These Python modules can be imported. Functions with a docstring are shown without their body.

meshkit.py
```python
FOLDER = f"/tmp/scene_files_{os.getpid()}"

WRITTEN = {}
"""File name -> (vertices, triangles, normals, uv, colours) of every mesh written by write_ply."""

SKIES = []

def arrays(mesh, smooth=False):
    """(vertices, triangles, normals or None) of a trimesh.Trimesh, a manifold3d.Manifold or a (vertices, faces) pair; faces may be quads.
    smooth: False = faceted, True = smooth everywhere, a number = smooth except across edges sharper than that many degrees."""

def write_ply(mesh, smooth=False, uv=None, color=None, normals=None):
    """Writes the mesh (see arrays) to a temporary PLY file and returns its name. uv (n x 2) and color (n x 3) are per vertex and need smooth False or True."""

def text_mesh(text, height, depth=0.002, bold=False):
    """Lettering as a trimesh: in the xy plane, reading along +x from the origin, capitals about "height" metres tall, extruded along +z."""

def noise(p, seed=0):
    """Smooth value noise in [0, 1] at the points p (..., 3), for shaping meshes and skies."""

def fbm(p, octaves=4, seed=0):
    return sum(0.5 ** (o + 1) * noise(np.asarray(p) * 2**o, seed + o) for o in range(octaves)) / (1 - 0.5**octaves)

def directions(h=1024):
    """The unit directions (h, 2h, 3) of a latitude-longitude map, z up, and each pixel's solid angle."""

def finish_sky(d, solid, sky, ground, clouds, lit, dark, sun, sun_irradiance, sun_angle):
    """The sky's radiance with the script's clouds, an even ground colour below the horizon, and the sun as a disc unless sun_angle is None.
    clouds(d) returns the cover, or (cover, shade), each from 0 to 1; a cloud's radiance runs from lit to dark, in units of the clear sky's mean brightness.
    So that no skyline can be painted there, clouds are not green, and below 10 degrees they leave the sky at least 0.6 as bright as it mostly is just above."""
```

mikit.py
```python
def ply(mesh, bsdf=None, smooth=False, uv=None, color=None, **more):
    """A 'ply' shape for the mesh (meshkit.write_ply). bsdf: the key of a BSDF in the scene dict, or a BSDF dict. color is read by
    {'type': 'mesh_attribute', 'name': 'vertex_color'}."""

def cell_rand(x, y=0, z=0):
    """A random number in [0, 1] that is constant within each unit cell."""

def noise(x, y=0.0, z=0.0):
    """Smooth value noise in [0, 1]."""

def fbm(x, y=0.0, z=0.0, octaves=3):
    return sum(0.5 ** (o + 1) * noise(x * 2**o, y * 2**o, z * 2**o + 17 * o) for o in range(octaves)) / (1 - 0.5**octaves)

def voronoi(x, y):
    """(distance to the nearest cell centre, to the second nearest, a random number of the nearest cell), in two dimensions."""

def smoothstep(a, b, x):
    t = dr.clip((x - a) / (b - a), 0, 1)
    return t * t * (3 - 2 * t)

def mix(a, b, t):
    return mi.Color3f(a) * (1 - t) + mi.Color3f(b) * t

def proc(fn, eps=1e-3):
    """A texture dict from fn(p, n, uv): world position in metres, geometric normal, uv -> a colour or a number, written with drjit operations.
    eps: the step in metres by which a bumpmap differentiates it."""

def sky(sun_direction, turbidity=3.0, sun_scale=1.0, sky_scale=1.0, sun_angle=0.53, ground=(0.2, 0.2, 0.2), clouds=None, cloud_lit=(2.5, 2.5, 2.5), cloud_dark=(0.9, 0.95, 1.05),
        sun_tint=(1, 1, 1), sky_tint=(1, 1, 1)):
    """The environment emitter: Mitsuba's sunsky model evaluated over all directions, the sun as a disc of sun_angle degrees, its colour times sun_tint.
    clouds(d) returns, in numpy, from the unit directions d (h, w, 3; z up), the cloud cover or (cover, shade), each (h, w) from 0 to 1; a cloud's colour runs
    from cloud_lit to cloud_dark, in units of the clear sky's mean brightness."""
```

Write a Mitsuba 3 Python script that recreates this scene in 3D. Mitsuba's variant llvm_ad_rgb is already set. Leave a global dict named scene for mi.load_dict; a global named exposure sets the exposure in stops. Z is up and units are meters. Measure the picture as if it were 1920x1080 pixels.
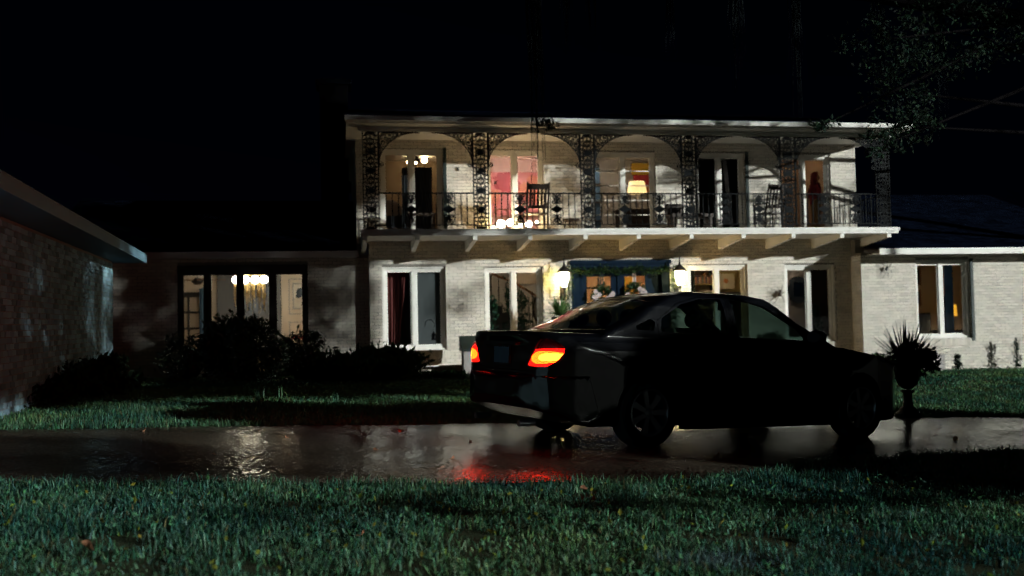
import math, random
import numpy as np, trimesh
import mitsuba as mi
import drjit as dr
import mikit
import manifold3d as m3
from shapely.geometry import Polygon, LineString, Point, box as sbox
from shapely.ops import unary_union
from shapely import affinity

T = mi.ScalarTransform4f
scene, labels = {}, {}
RNG = np.random.default_rng(11)

# ------------------------------------------------------------------ camera, sky, exposure
CAM = np.array([0.0, 0.0, 1.08])
FWD = np.array([0.17397, 0.98421, 0.03253])
UP = np.array([0.0146, -0.0356, 0.9993])
scene['camera'] = {
    'type': 'thinlens', 'fov': 54.85, 'fov_axis': 'x', 'near_clip': 0.05, 'far_clip': 900.0,
    'aperture_radius': 0.012, 'focus_distance': 9.5,
    'to_world': T().look_at(origin=CAM.tolist(), target=(CAM + FWD).tolist(), up=UP.tolist()),
}
SUN = np.array([math.cos(math.radians(11)) * 0.755, -math.cos(math.radians(11)) * 0.656, math.sin(math.radians(11))])
scene['night_sky'] = mikit.sky(SUN.tolist(), turbidity=3, sun_scale=4.4, sky_scale=0.009, sun_angle=0.53,
                               ground=(0.0005, 0.0008, 0.0015), sun_tint=(0.93, 1.58, 3.85), sky_tint=(0.25, 0.45, 1.5))
scene['night_sky']['sampling_weight'] = 10.0
exposure = 0.0

# ------------------------------------------------------------------ materials
def mat(name, base, rough=0.7, spec=0.4, metallic=0.0, **kw):
    b = base if isinstance(base, dict) else {'type': 'rgb', 'value': list(base)}
    scene[name] = {'type': 'twosided', 'bsdf': {'type': 'principled', 'base_color': b, 'roughness': rough if isinstance(rough, dict) else float(rough),
                                                'specular': float(spec), 'metallic': float(metallic), **kw}}
    return name
VC = {'type': 'mesh_attribute', 'name': 'vertex_color'}
mat('tinted_matte', dict(VC), 0.85, 0.2)          # per-vertex own colour: bricks, leaves, books
mat('tinted_gloss', dict(VC), 0.35, 0.5)          # waxy leaves
scene['leaf_tissue'] = {'type': 'principledthin', 'base_color': dict(VC), 'roughness': 0.33, 'diff_trans': 0.45}
mat('white_paint', (0.66, 0.64, 0.60), 0.55)
mat('garage_trim_cooled', (0.09, 0.17, 0.23), 0.6)  # white trim darkened and blued to offset red tail-light spill
mat('white_trim', (0.70, 0.68, 0.64), 0.5)
mat('grey_mortar', (0.20, 0.185, 0.165), 0.95, 0.1)
mat('dark_frame', (0.012, 0.012, 0.012), 0.5)
mat('iron', (0.0022, 0.0032, 0.0042), 0.55, 0.06)
mat('blue_door', (0.0025, 0.010, 0.024), 0.6, 0.05)
mat('dark_shutter', (0.014, 0.026, 0.024), 0.6)
mat('shingle', (0.002, 0.003, 0.007), 0.95, 0.0)
mat('room_cream', (0.60, 0.52, 0.42), 0.9, 0.1)
mat('room_grey', (0.36, 0.35, 0.33), 0.9, 0.1)
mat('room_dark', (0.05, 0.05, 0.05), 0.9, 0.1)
mat('room_tan', (0.62, 0.44, 0.28), 0.9, 0.1)
mat('room_pink', (0.60, 0.46, 0.43), 0.9, 0.1)
mat('poster_pink', (0.58, 0.25, 0.27), 0.9, 0.1)
mat('poster_red', (0.42, 0.11, 0.14), 0.9, 0.1)
mat('poster_orange', (0.55, 0.24, 0.18), 0.9, 0.1)
mat('room_ochre', (0.36, 0.28, 0.20), 0.9, 0.1)
mat('room_sand', (0.52, 0.44, 0.32), 0.9, 0.1)
mat('room_olive', (0.30, 0.24, 0.13), 0.9, 0.1)
mat('ceiling_white', (0.62, 0.58, 0.54), 0.9, 0.1)
mat('wood_floor', (0.16, 0.09, 0.05), 0.5)
mat('dark_wood', (0.030, 0.018, 0.012), 0.5)
mat('mid_wood', (0.20, 0.10, 0.045), 0.5)
mat('red_cloth', (0.085, 0.018, 0.016), 0.9)
mat('blue_cloth', (0.05, 0.11, 0.19), 0.9)
mat('pale_cloth', (0.46, 0.44, 0.46), 0.9)
mat('grey_screen', (0.045, 0.055, 0.058), 0.8)
mat('sofa_cloth', (0.02, 0.025, 0.03), 0.9)
mat('brass', (0.55, 0.38, 0.14), 0.3, 0.5, 1.0)
mat('gold_fringe', (0.60, 0.46, 0.20), 0.4)
mat('stone_slab', (0.34, 0.31, 0.26), 0.85)
mat('bark', (0.005, 0.0045, 0.005), 0.95, 0.0)
mat('chimney_brick', (0.022, 0.022, 0.026), 0.95, 0.0)
mat('chimney_stone', (0.05, 0.07, 0.11), 0.95, 0.0)
mat('tinted_dull', dict(VC), 1.0, 0.0)
mat('moss', (0.010, 0.014, 0.015), 0.95, 0.1)
mat('urn_iron', (0.008, 0.010, 0.010), 0.55)
mat('box_grey', (0.30, 0.28, 0.27), 0.8)
mat('bin_lid', (0.012, 0.022, 0.018), 0.6)
mat('skin', (0.55, 0.33, 0.23), 0.6)
mat('red_hair', (0.16, 0.02, 0.02), 0.6)
mat('red_top', (0.17, 0.018, 0.03), 0.9)
mat('khaki', (0.22, 0.16, 0.07), 0.9)
mat('petal', (0.40, 0.37, 0.41), 0.7)
mat('petal_red', (0.55, 0.06, 0.05), 0.7)
mat('picture_blue', (0.03, 0.045, 0.06), 0.8)
mat('picture_paper', (0.55, 0.50, 0.42), 0.9)
mat('picture_yellow', (0.70, 0.45, 0.06), 0.8)
mat('picture_red', (0.45, 0.04, 0.05), 0.8)
mat('picture_orange', (0.50, 0.20, 0.08), 0.8)
mat('dead_leaf', (0.28, 0.13, 0.07), 0.8, sheen=0.2)
mat('plate_blue', (0.05, 0.09, 0.13), 0.5)
mat('tyre_rubber', (0.010, 0.010, 0.011), 0.8)
mat('alloy', (0.40, 0.42, 0.45), 0.3, 0.5, 0.9)
mat('car_interior', (0.012, 0.012, 0.013), 0.9)
mat('black_trim', (0.006, 0.006, 0.007), 0.5)
mat('lamp_housing', (0.08, 0.05, 0.065), 0.25, 0.5, 0.3)
mat('car_paint', (0.0018, 0.0022, 0.0036), 0.08, 0.35, clearcoat=0.6, clearcoat_gloss=0.99)
scene['window_glass'] = {'type': 'thindielectric', 'int_ior': 1.5}
scene['car_glass'] = {'type': 'thindielectric', 'int_ior': 1.5, 'specular_transmittance': {'type': 'rgb', 'value': [0.52, 0.60, 0.58]}}
scene['lens_glass'] = {'type': 'thindielectric', 'int_ior': 1.5, 'specular_transmittance': {'type': 'rgb', 'value': [0.9, 0.86, 0.88]}}

def wet(p, n, uv):       # 0 dry .. 1 standing water, in long shallow patches
    w = mikit.fbm(p.x * 0.45 + 3.1, p.y * 0.95 + 1.7, 0.0, 3)
    return mikit.smoothstep(0.50, 0.66, w)
def drive_rough(p, n, uv):
    return 0.25 - 0.09 * wet(p, n, uv)
def drive_colour(p, n, uv):
    grit = mikit.noise(p.x * 60, p.y * 60, 1)
    big = mikit.fbm(p.x * 0.8, p.y * 1.5, 4.0, 3)
    return mi.Color3f(0.050, 0.042, 0.031) * (0.45 + 0.7 * grit) * (0.6 + 0.8 * big) * (1 - 0.45 * wet(p, n, uv))
scene['wet_asphalt'] = {'type': 'twosided', 'bsdf': {'type': 'principled', 'base_color': mikit.proc(drive_colour), 'roughness': mikit.proc(drive_rough), 'specular': 0.75}}
def soil_colour(p, n, uv):
    return mikit.mix((0.012, 0.020, 0.010), (0.030, 0.030, 0.018), mikit.fbm(p.x * 3, p.y * 3, 0, 3))
mat('turf_soil', mikit.proc(soil_colour), 0.95, 0.1)

def glow(name, rgb, weight=None):
    """A lit surface's emitter dict."""
    d = {'type': 'area', 'radiance': {'type': 'rgb', 'value': list(rgb)}}
    if weight: d['sampling_weight'] = float(weight)
    return d

# ------------------------------------------------------------------ mesh helpers
BF = np.array([[0, 2, 1], [1, 2, 3], [4, 5, 6], [5, 7, 6], [0, 1, 4], [1, 5, 4], [2, 6, 3], [3, 6, 7], [0, 4, 2], [2, 4, 6], [1, 3, 5], [3, 7, 5]])
class MB:
    """Collects pieces of one mesh."""
    def __init__(self): self.v, self.f, self.c, self.n = [], [], [], 0
    def add(self, v, f, c=None):
        v = np.asarray(v, float); self.v.append(v); self.f.append(np.asarray(f, int) + self.n); self.n += len(v)
        if c is not None: self.c.append(np.broadcast_to(np.asarray(c, float), (len(v), 3)))
        return self
    def tm(self, m, c=None): return self.add(m.vertices, m.faces, c)
    def box(self, x0, x1, y0, y1, z0, z1, c=None):
        v = [[x, y, z] for x in sorted((x0, x1)) for y in sorted((y0, y1)) for z in sorted((z0, z1))]
        return self.add(v, BF[:, [0, 2, 1]] if False else BOXF, c)
    def tube(self, pts, r, sides=8, c=None):
        pts = np.asarray(pts, float); r = np.broadcast_to(np.asarray(r, float), (len(pts),))
        t = np.gradient(pts, axis=0); t /= np.linalg.norm(t, axis=1, keepdims=True) + 1e-12
        ref = np.array([0, 0, 1.0]) if abs(t[:, 2]).mean() < 0.8 else np.array([1.0, 0, 0])
        a = np.cross(t, ref); a /= np.linalg.norm(a, axis=1, keepdims=True) + 1e-12
        b = np.cross(t, a); ang = np.arange(sides) * 2 * math.pi / sides
        v = pts[:, None] + r[:, None, None] * (np.cos(ang)[None, :, None] * a[:, None] + np.sin(ang)[None, :, None] * b[:, None])
        f = []
        for i in range(len(pts) - 1):
            for j in range(sides):
                k = (j + 1) % sides
                f += [[i * sides + j, (i + 1) * sides + j, (i + 1) * sides + k], [i * sides + j, (i + 1) * sides + k, i * sides + k]]
        v = v.reshape(-1, 3); n = len(v); v = np.vstack([v, pts[0], pts[-1]]); e = (len(pts) - 1) * sides
        for j in range(sides):
            k = (j + 1) % sides
            f += [[n, j, k], [n + 1, e + k, e + j]]
        return self.add(v, f, c)
    def get(self): return trimesh.Trimesh(np.vstack(self.v), np.vstack(self.f), process=False)
    def col(self): return np.vstack(self.c)
_b = trimesh.creation.box(extents=(2, 2, 2))
_bv = np.array([[x, y, z] for x in (-1, 1) for y in (-1, 1) for z in (-1, 1)], float)
_map = [int(np.argmin(np.linalg.norm(_bv - v, axis=1))) for v in _b.vertices]
BOXF = np.array([[_map[i] for i in t] for t in _b.faces])

def obj(key, mesh, bsdf, smooth=False, color=None, label=None, kind=None, **more):
    base, k = key, 1
    while key in scene:
        key = f'{base}_{k:03d}'; k += 1
    scene[key] = mikit.ply(mesh, bsdf, smooth=smooth, color=color, **more)
    if label or kind:
        labels[key] = {**({'label': label} if label else {}), **({'kind': kind} if kind else {})}
    return key
_roots = set()
def thing(name, label, cat, group=None):
    key, k = name, 1
    while key in _roots:
        key = f'{name}_{k:03d}'; k += 1
    _roots.add(key)
    labels[key] = {'label': label, 'category': cat, **({'group': group} if group else {})}
    return key
def bx(*a): return MB().box(*a).get()
def tub(p, r, s=8): return MB().tube(p, r, s).get()
def polys(g): return [p for p in getattr(g, 'geoms', [g]) if p.area > 1e-7]
def exz(poly, y0, y1):
    """Polygon in (x, z), thickness along y."""
    out = []
    for p in polys(poly):
        m = trimesh.creation.extrude_polygon(p, y1 - y0, engine='earcut')
        v = np.c_[m.vertices[:, 0], y0 + m.vertices[:, 2], m.vertices[:, 1]]
        out.append(trimesh.Trimesh(v, m.faces[:, ::-1], process=False))
    return trimesh.util.concatenate(out)
def eyz(poly, x0, x1):
    """Polygon in (y, z), thickness along x."""
    out = []
    for p in polys(poly):
        m = trimesh.creation.extrude_polygon(p, x1 - x0, engine='earcut')
        out.append(trimesh.Trimesh(np.c_[x0 + m.vertices[:, 2], m.vertices[:, 0], m.vertices[:, 1]], m.faces, process=False))
    return trimesh.util.concatenate(out)
def quadxz(x0, x1, z0, z1, y): return trimesh.Trimesh([[x0, y, z0], [x1, y, z0], [x1, y, z1], [x0, y, z1]], [[0, 1, 2], [0, 2, 3]], process=False)
def lathe(prof, x, y, z, seg=24):
    m = trimesh.creation.revolve(np.asarray(prof, float), sections=seg)
    m.apply_translation([x, y, z]); return m
def ball(x, y, z, r, sub=2, sc=(1, 1, 1)):
    m = trimesh.creation.icosphere(subdivisions=sub, radius=1.0); m.apply_scale([r * sc[0], r * sc[1], r * sc[2]]); m.apply_translation([x, y, z]); return m
def cat(*ms): return trimesh.util.concatenate(list(ms))

def leaves(n, pos, size, rng, base=(0.04, 0.07, 0.03), var=0.5, up=0.25, aspect=0.45):
    """n leaf-sized pairs of faces at pos (n x 3), each folded a little; returns (mesh, colours)."""
    size = np.broadcast_to(size, (n,)) * rng.uniform(0.65, 1.35, n)
    d = rng.normal(size=(n, 3)); d[:, 2] += up; d /= np.linalg.norm(d, axis=1, keepdims=True)
    s = np.cross(d, rng.normal(size=(n, 3))); s /= np.linalg.norm(s, axis=1, keepdims=True) + 1e-9
    nn = np.cross(d, s)
    a = pos; b = pos + d * size[:, None]
    m = pos + d * size[:, None] * 0.5 + nn * size[:, None] * 0.10
    w = size[:, None] * aspect * 0.5
    v = np.stack([a, m + s * w, b, m - s * w], 1).reshape(-1, 3)
    i = np.arange(n)[:, None] * 4
    f = np.vstack([i + [0, 1, 2], i + [0, 2, 3]])
    c = np.asarray(base) * rng.uniform(1 - var, 1 + var, (n, 1)) * (1 + rng.uniform(-0.2, 0.2, (n, 3)))
    return trimesh.Trimesh(v, f, process=False), np.repeat(np.clip(c, 0, 1), 4, 0)
def cloud(n, c, r, rng, clumps=40, spread=0.28, shell=0.55):
    """n positions gathered in clumps spread through an ellipsoid."""
    k = rng.normal(size=(clumps, 3)); k /= np.linalg.norm(k, axis=1, keepdims=True)
    k *= (shell + (1 - shell) * rng.random((clumps, 1)) ** 0.5)
    i = rng.integers(0, clumps, n)
    p = k[i] + rng.normal(size=(n, 3)) * spread * rng.uniform(0.5, 1.2, (clumps, 1))[i] * 0.6
    return np.asarray(c) + p * np.asarray(r)

# ------------------------------------------------------------------ ground, drive
def ground(X, Y):
    X = np.asarray(X, float); Y = np.asarray(Y, float)
    Xe = 3 + 12 * np.tanh((X - 3) / 12.0)
    Yc = np.clip(Y, -10, 30)
    a = -0.143 - 0.0433 * (Xe - 2.82) - 0.0085 * (Yc - 8.95)
    b = -0.17 - 0.023 * (Xe - 1.7)
    t = np.clip((Yc - 12) / 9.0, 0, 1); t = t * t * (3 - 2 * t)
    return a * (1 - t) + b * t
def grid(xs, ys, zf):
    X, Y = np.meshgrid(xs, ys, indexing='ij'); v = np.c_[X.ravel(), Y.ravel(), zf(X, Y).ravel()]
    ny = len(ys); i, j = np.meshgrid(np.arange(len(xs) - 1), np.arange(ny - 1), indexing='ij')
    q = (i * ny + j).ravel()
    return trimesh.Trimesh(v, np.vstack([np.c_[q, q + ny, q + ny + 1], np.c_[q, q + ny + 1, q + 1]]), process=False)
far = [60, 100, 180, 300, 500]
gx = np.r_[-np.array(far[::-1]), np.linspace(-40, 46, 87), far]
gy = np.r_[-np.array(far[::-1]), np.linspace(-40, 46, 87), far]
obj('ground', grid(gx, gy, lambda X, Y: ground(X, Y) - 0.03), 'turf_soil', True, kind='structure')
DX = [-60, -20, -8, -3.5, -1.2, 0.2, 1.4, 2.6, 3.2, 3.8, 5.0, 6.2, 8.0, 10, 14, 30, 60]
DN = [7.6, 7.1, 6.95, 6.9, 6.95, 6.82, 6.80, 6.86, 7.25, 7.78, 8.2, 8.66, 8.9, 8.95, 9, 9, 9]
DF = [9.6, 10.0, 10.3, 10.6, 10.94, 11.1, 11.3, 11.6, 11.75, 11.9, 12.2, 12.45, 12.5, 12.45, 12.4, 12.4, 12.4]
def edge_near(x): return np.interp(x, DX, DN) + 0.05 * np.sin(x * 5.1) + 0.03 * np.sin(x * 13.7 + 1)
def edge_far(x): return np.interp(x, DX, DF) + 0.04 * np.sin(x * 4.3 + 2) + 0.03 * np.sin(x * 11.3)
def puddle(x, y): return np.clip((mikit.meshkit.fbm(np.c_[x * 0.42 + 3.1, y * 0.9 + 1.7, np.zeros_like(x)], 3) - 0.50) / 0.14, 0, 1)
def drive_sheet(xs, nv, rough):
    t = np.linspace(0, 1, nv); X = np.repeat(xs[:, None], nv, 1); Y = edge_near(X) * (1 - t) + edge_far(X) * t
    Z = ground(X, Y) + 0.004 + 0.02 * np.sin(math.pi * t)
    if rough:
        x, y = X.ravel(), Y.ravel(); r_ = np.random.default_rng(77)
        bump = 0.0019 * r_.normal(size=x.size) + 0.0035 * (mikit.meshkit.noise(np.c_[x * 21, y * 13, x * 0], 3) - 0.5) + 0.010 * (mikit.meshkit.fbm(np.c_[x * 2.2, y * 2.2, x * 0], 3, 5) - 0.5)
        Z = Z + (bump * (1 - 0.72 * puddle(x, y))).reshape(Z.shape) * np.clip(np.minimum(X - xs[0], xs[-1] - X) / 0.3, 0, 1)
    q = (np.arange(len(xs) - 1)[:, None] * nv + np.arange(nv - 1)).ravel()
    return trimesh.Trimesh(np.c_[X.ravel(), Y.ravel(), Z.ravel()], np.vstack([np.c_[q, q + nv, q + nv + 1], np.c_[q, q + nv + 1, q + 1]]), process=False)
obj('driveway', cat(drive_sheet(np.r_[-60, -30, np.linspace(-14, -4.6, 40)], 130, False), drive_sheet(np.linspace(-4.6, 10.4, 860), 130, True), drive_sheet(np.r_[np.linspace(10.4, 18, 30), 30, 60], 130, False)), 'wet_asphalt', True, kind='structure')

# ------------------------------------------------------------------ grass
def blades(x, y, h, w, rng, base, lean=0.85, var=0.78):
    n = len(x); z = ground(x, y) - 0.03
    az = rng.uniform(0, 2 * math.pi, n); h = h * rng.uniform(0.45, 1.35, n); ln = lean * rng.uniform(0.1, 1.5, n)
    d = np.c_[np.cos(az), np.sin(az), np.zeros(n)]
    tw = az + rng.uniform(0.5, 2.6, n); s = np.c_[np.cos(tw), np.sin(tw), np.zeros(n)] * (w * rng.uniform(0.6, 1.4, n))[:, None] * 0.5
    p0 = np.c_[x, y, z]
    p1 = p0 + d * (h * ln * 0.35)[:, None] + np.c_[np.zeros((n, 2)), h * 0.6]
    p2 = p0 + d * (h * ln)[:, None] + np.c_[np.zeros((n, 2)), h * (1 - 0.25 * ln)]
    v = np.stack([p0 - s, p0 + s, p1 - s * 0.8, p1 + s * 0.8, p2], 1).reshape(-1, 3)
    i = np.arange(n)[:, None] * 5
    f = np.vstack([i + [0, 1, 3], i + [0, 3, 2], i + [2, 3, 4]])
    c = np.asarray(base) * rng.uniform(1 - var, 1 + var, (n, 1)) * np.c_[rng.uniform(0.7, 1.5, n), rng.uniform(0.85, 1.15, n), rng.uniform(0.7, 1.3, n)]
    tone = mikit.meshkit.fbm(np.c_[x * 0.9, y * 0.9, np.full(n, 7.0)], 3)[:, None]; c = c * (0.45 + 1.15 * tone) * (1 + (tone - 0.5) * [1.2, 0.3, -0.6])
    pale = rng.random(n) < 0.09; c[pale] = c[pale] * 1.6 + [0.05, 0.06, 0.052]
    dry = rng.random(n) < 0.03; c[dry] = np.array([0.11, 0.10, 0.05]) * rng.uniform(0.5, 1.2, (dry.sum(), 1))
    return trimesh.Trimesh(v, f, process=False), np.repeat(np.clip(c, 0, 1), 5, 0)
G1 = (0.034, 0.094, 0.062)
rg = np.random.default_rng(3)
parts, cols = [], []
def patchy(x, y, k=1.7, seed=0): return mikit.meshkit.fbm(np.c_[x * k, y * k, np.full_like(x, seed)], 3)
for (y0, y1, n, h, w) in [(3.2, 5.0, 62000, 0.046, 0.0056), (5.0, 6.2, 48000, 0.052, 0.0064), (6.2, 7.3, 46000, 0.060, 0.0074), (7.3, 9.2, 26000, 0.060, 0.0082)]:
    x = rg.uniform(-4.5, 8.5, n); y = rg.uniform(y0, y1, n)
    keep = (patchy(x, y, 3.1, 2) + 0.25 * rg.random(n) > 0.48) & (y < edge_near(x) - 0.02 - 0.05 * rg.random(n)) & (x > -0.36 * y - 0.7) & (x < 0.82 * y + 0.9)
    x, y = x[keep], y[keep]
    hh = h * (0.25 + 1.9 * patchy(x, y, 2.6) ** 1.3)
    m, c = blades(x, y, hh, w, rg, G1)
    bare = np.repeat(((x - 1.75) / 0.42) ** 2 + ((y - 4.45) / 0.20) ** 2 + 1.2 * patchy(x, y, 6.0, 9) < 1.3, 5); c[bare] = c[bare] * 0.4 + [0.035, 0.05, 0.065]
    parts.append(m); cols.append(c)
# ragged fringe over the edge of the drive
x = rg.uniform(-4.5, 8.5, 5200); y = edge_near(x) - 0.10 * rg.random(len(x)) ** 1.5
m, c = blades(x, y, np.full(len(x), 0.085), 0.007, rg, G1, 0.7); parts.append(m); cols.append(c)
# broad-leaved weeds among the blades
n = 9000; x = rg.uniform(-3.5, 7, n); y = rg.uniform(3.3, 7.6, n); keep = (y < edge_near(x) - 0.05) & (patchy(x, y, 1.1, 5) > 0.47)
x, y = x[keep], y[keep]
m, c = leaves(len(x), np.c_[x, y, ground(x, y) + rg.uniform(-0.01, 0.035, len(x))], 0.030, rg, (0.042, 0.115, 0.062), 0.6, 0.6, 0.62); parts.append(m); cols.append(c)
n = 320; x = rg.uniform(-3.5, 5, n); y = rg.uniform(3.6, 6.8, n); keep = y < edge_near(x) - 0.05; x, y = x[keep], y[keep]
m, c = leaves(len(x), np.c_[x, y, ground(x, y) + rg.uniform(0.0, 0.03, len(x))], 0.034, rg, (0.10, 0.12, 0.02), 0.5, 0.8, 0.6); parts.append(m); cols.append(c)
obj('near_grass', cat(*parts), 'leaf_tissue', False, color=np.vstack(cols), kind='stuff'); labels['near_grass'].update(label='wet blue-green lawn grass in front of the drive', category='grass')
parts, cols = [], []
for (y0, y1, n, h, w) in [(10.5, 13.5, 60000, 0.065, 0.010), (13.5, 17.0, 56000, 0.06, 0.013), (17.0, 23.4, 64000, 0.055, 0.018)]:
    x = rg.uniform(-9, 19, n); y = rg.uniform(y0, y1, n)
    keep = (y > edge_far(x) + 0.03 + 0.06 * rg.random(n)) & (x > -0.36 * y - 1.0) & (x < 0.82 * y + 1.2) & ~((x > -0.6) & (x < 13.4) & (y > 21.6))
    x, y = x[keep], y[keep]
    m, c = blades(x, y, h * (0.6 + 0.9 * patchy(x, y)), w, rg, (0.040, 0.10, 0.054), 0.6); parts.append(m); cols.append(c)
x = rg.uniform(-5, 11, 4200); y = edge_far(x) + 0.12 * rg.random(len(x)) ** 1.5
m, c = blades(x, y, np.full(len(x), 0.10), 0.011, rg, (0.040, 0.10, 0.054), 0.8); parts.append(m); cols.append(c)
for cx_, cy_ in [(-1.15, 14.9), (-0.85, 15.1), (-0.1, 15.0)]:      # tall tufts standing above the mown strip
    x = cx_ + rg.normal(size=16) * 0.05; y = cy_ + rg.normal(size=16) * 0.05
    m, c = blades(x, y, np.full(16, 0.24), 0.018, rg, (0.05, 0.12, 0.06), 0.5); parts.append(m); cols.append(c)
obj('far_grass', cat(*parts), 'leaf_tissue', False, color=np.vstack(cols), kind='stuff'); labels['far_grass'].update(label='mown lawn between the drive and the house', category='grass')

# ------------------------------------------------------------------ the house
labels['house'] = {'label': 'two-storey white painted brick house with an iron-railed balcony, dark roofs and lit windows', 'category': 'house'}
YM, YL, YR = 23.8, 24.1, 23.3
LOW = [(1.05, 2.58, 0.40, 2.42), (3.53, 4.98, 0.40, 2.38), (8.72, 10.33, 0.40, 2.38), (11.34, 12.75, 0.36, 2.36)]
DOOR = (5.70, 8.25, 0.03, 2.50)
UPP = [(1.05, 2.55, 3.20, 5.27), (3.62, 5.06, 3.20, 5.27), (6.25, 7.95, 3.20, 5.25), (9.00, 10.33, 3.20, 5.25), (11.25, 12.70, 3.20, 5.23)]
PIC = (-3.70, -0.70, 0.42, 2.52)
RW = (14.72, 16.25, 0.38, 2.42)
def bricks(u0, u1, z0, z1, holes, rng, keep=None):
    """Running-bond bricks (u from, u to, z from, z to) of a wall face, cut at its openings."""
    out, k, z = [], 0, z0
    while z + 0.03 < z1:
        u = u0 - (0.1065 if k % 2 else 0)
        spans = [(u0, u1)]
        for (a, b, c, d) in holes:
            if c < z + 0.062 and d > z + 0.005:
                spans = [s for (p, q) in spans for s in ((p, min(q, a)), (max(p, b), q)) if s[1] - s[0] > 0.03]
        while u < u1:
            for (p, q) in spans:
                a, b = max(u, p), min(u + 0.203, q)
                if b - a > 0.025: out.append((a, b, z + 0.005, min(z + 0.0720, z1)))
            u += 0.213
        z += 0.0767; k += 1
    return out
def paint(rng, n=1, dirty=0.10):
    t = 1 - dirty * rng.random((n, 1)) ** 2 * 2.2
    return np.array([0.65, 0.60, 0.53]) * t * (1 + rng.uniform(-0.02, 0.02, (n, 3)))
def lay(bl, face, rng, proud=0.010):
    """Bricks as one mesh; face(a, b, c, d, out) gives the box."""
    mb = MB()
    for (a, b, c, d) in bl: mb.box(*face(a, b, c, d, proud + rng.uniform(-0.003, 0.003)), c=paint(rng)[0])
    return mb
def wall(key, poly, y, thick, label=None): return obj(key, exz(poly, y + 0.001, y + thick), 'grey_mortar', label=label)
rb = np.random.default_rng(5)
hole = lambda r: sbox(r[0], r[2], r[1], r[3])
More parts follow.
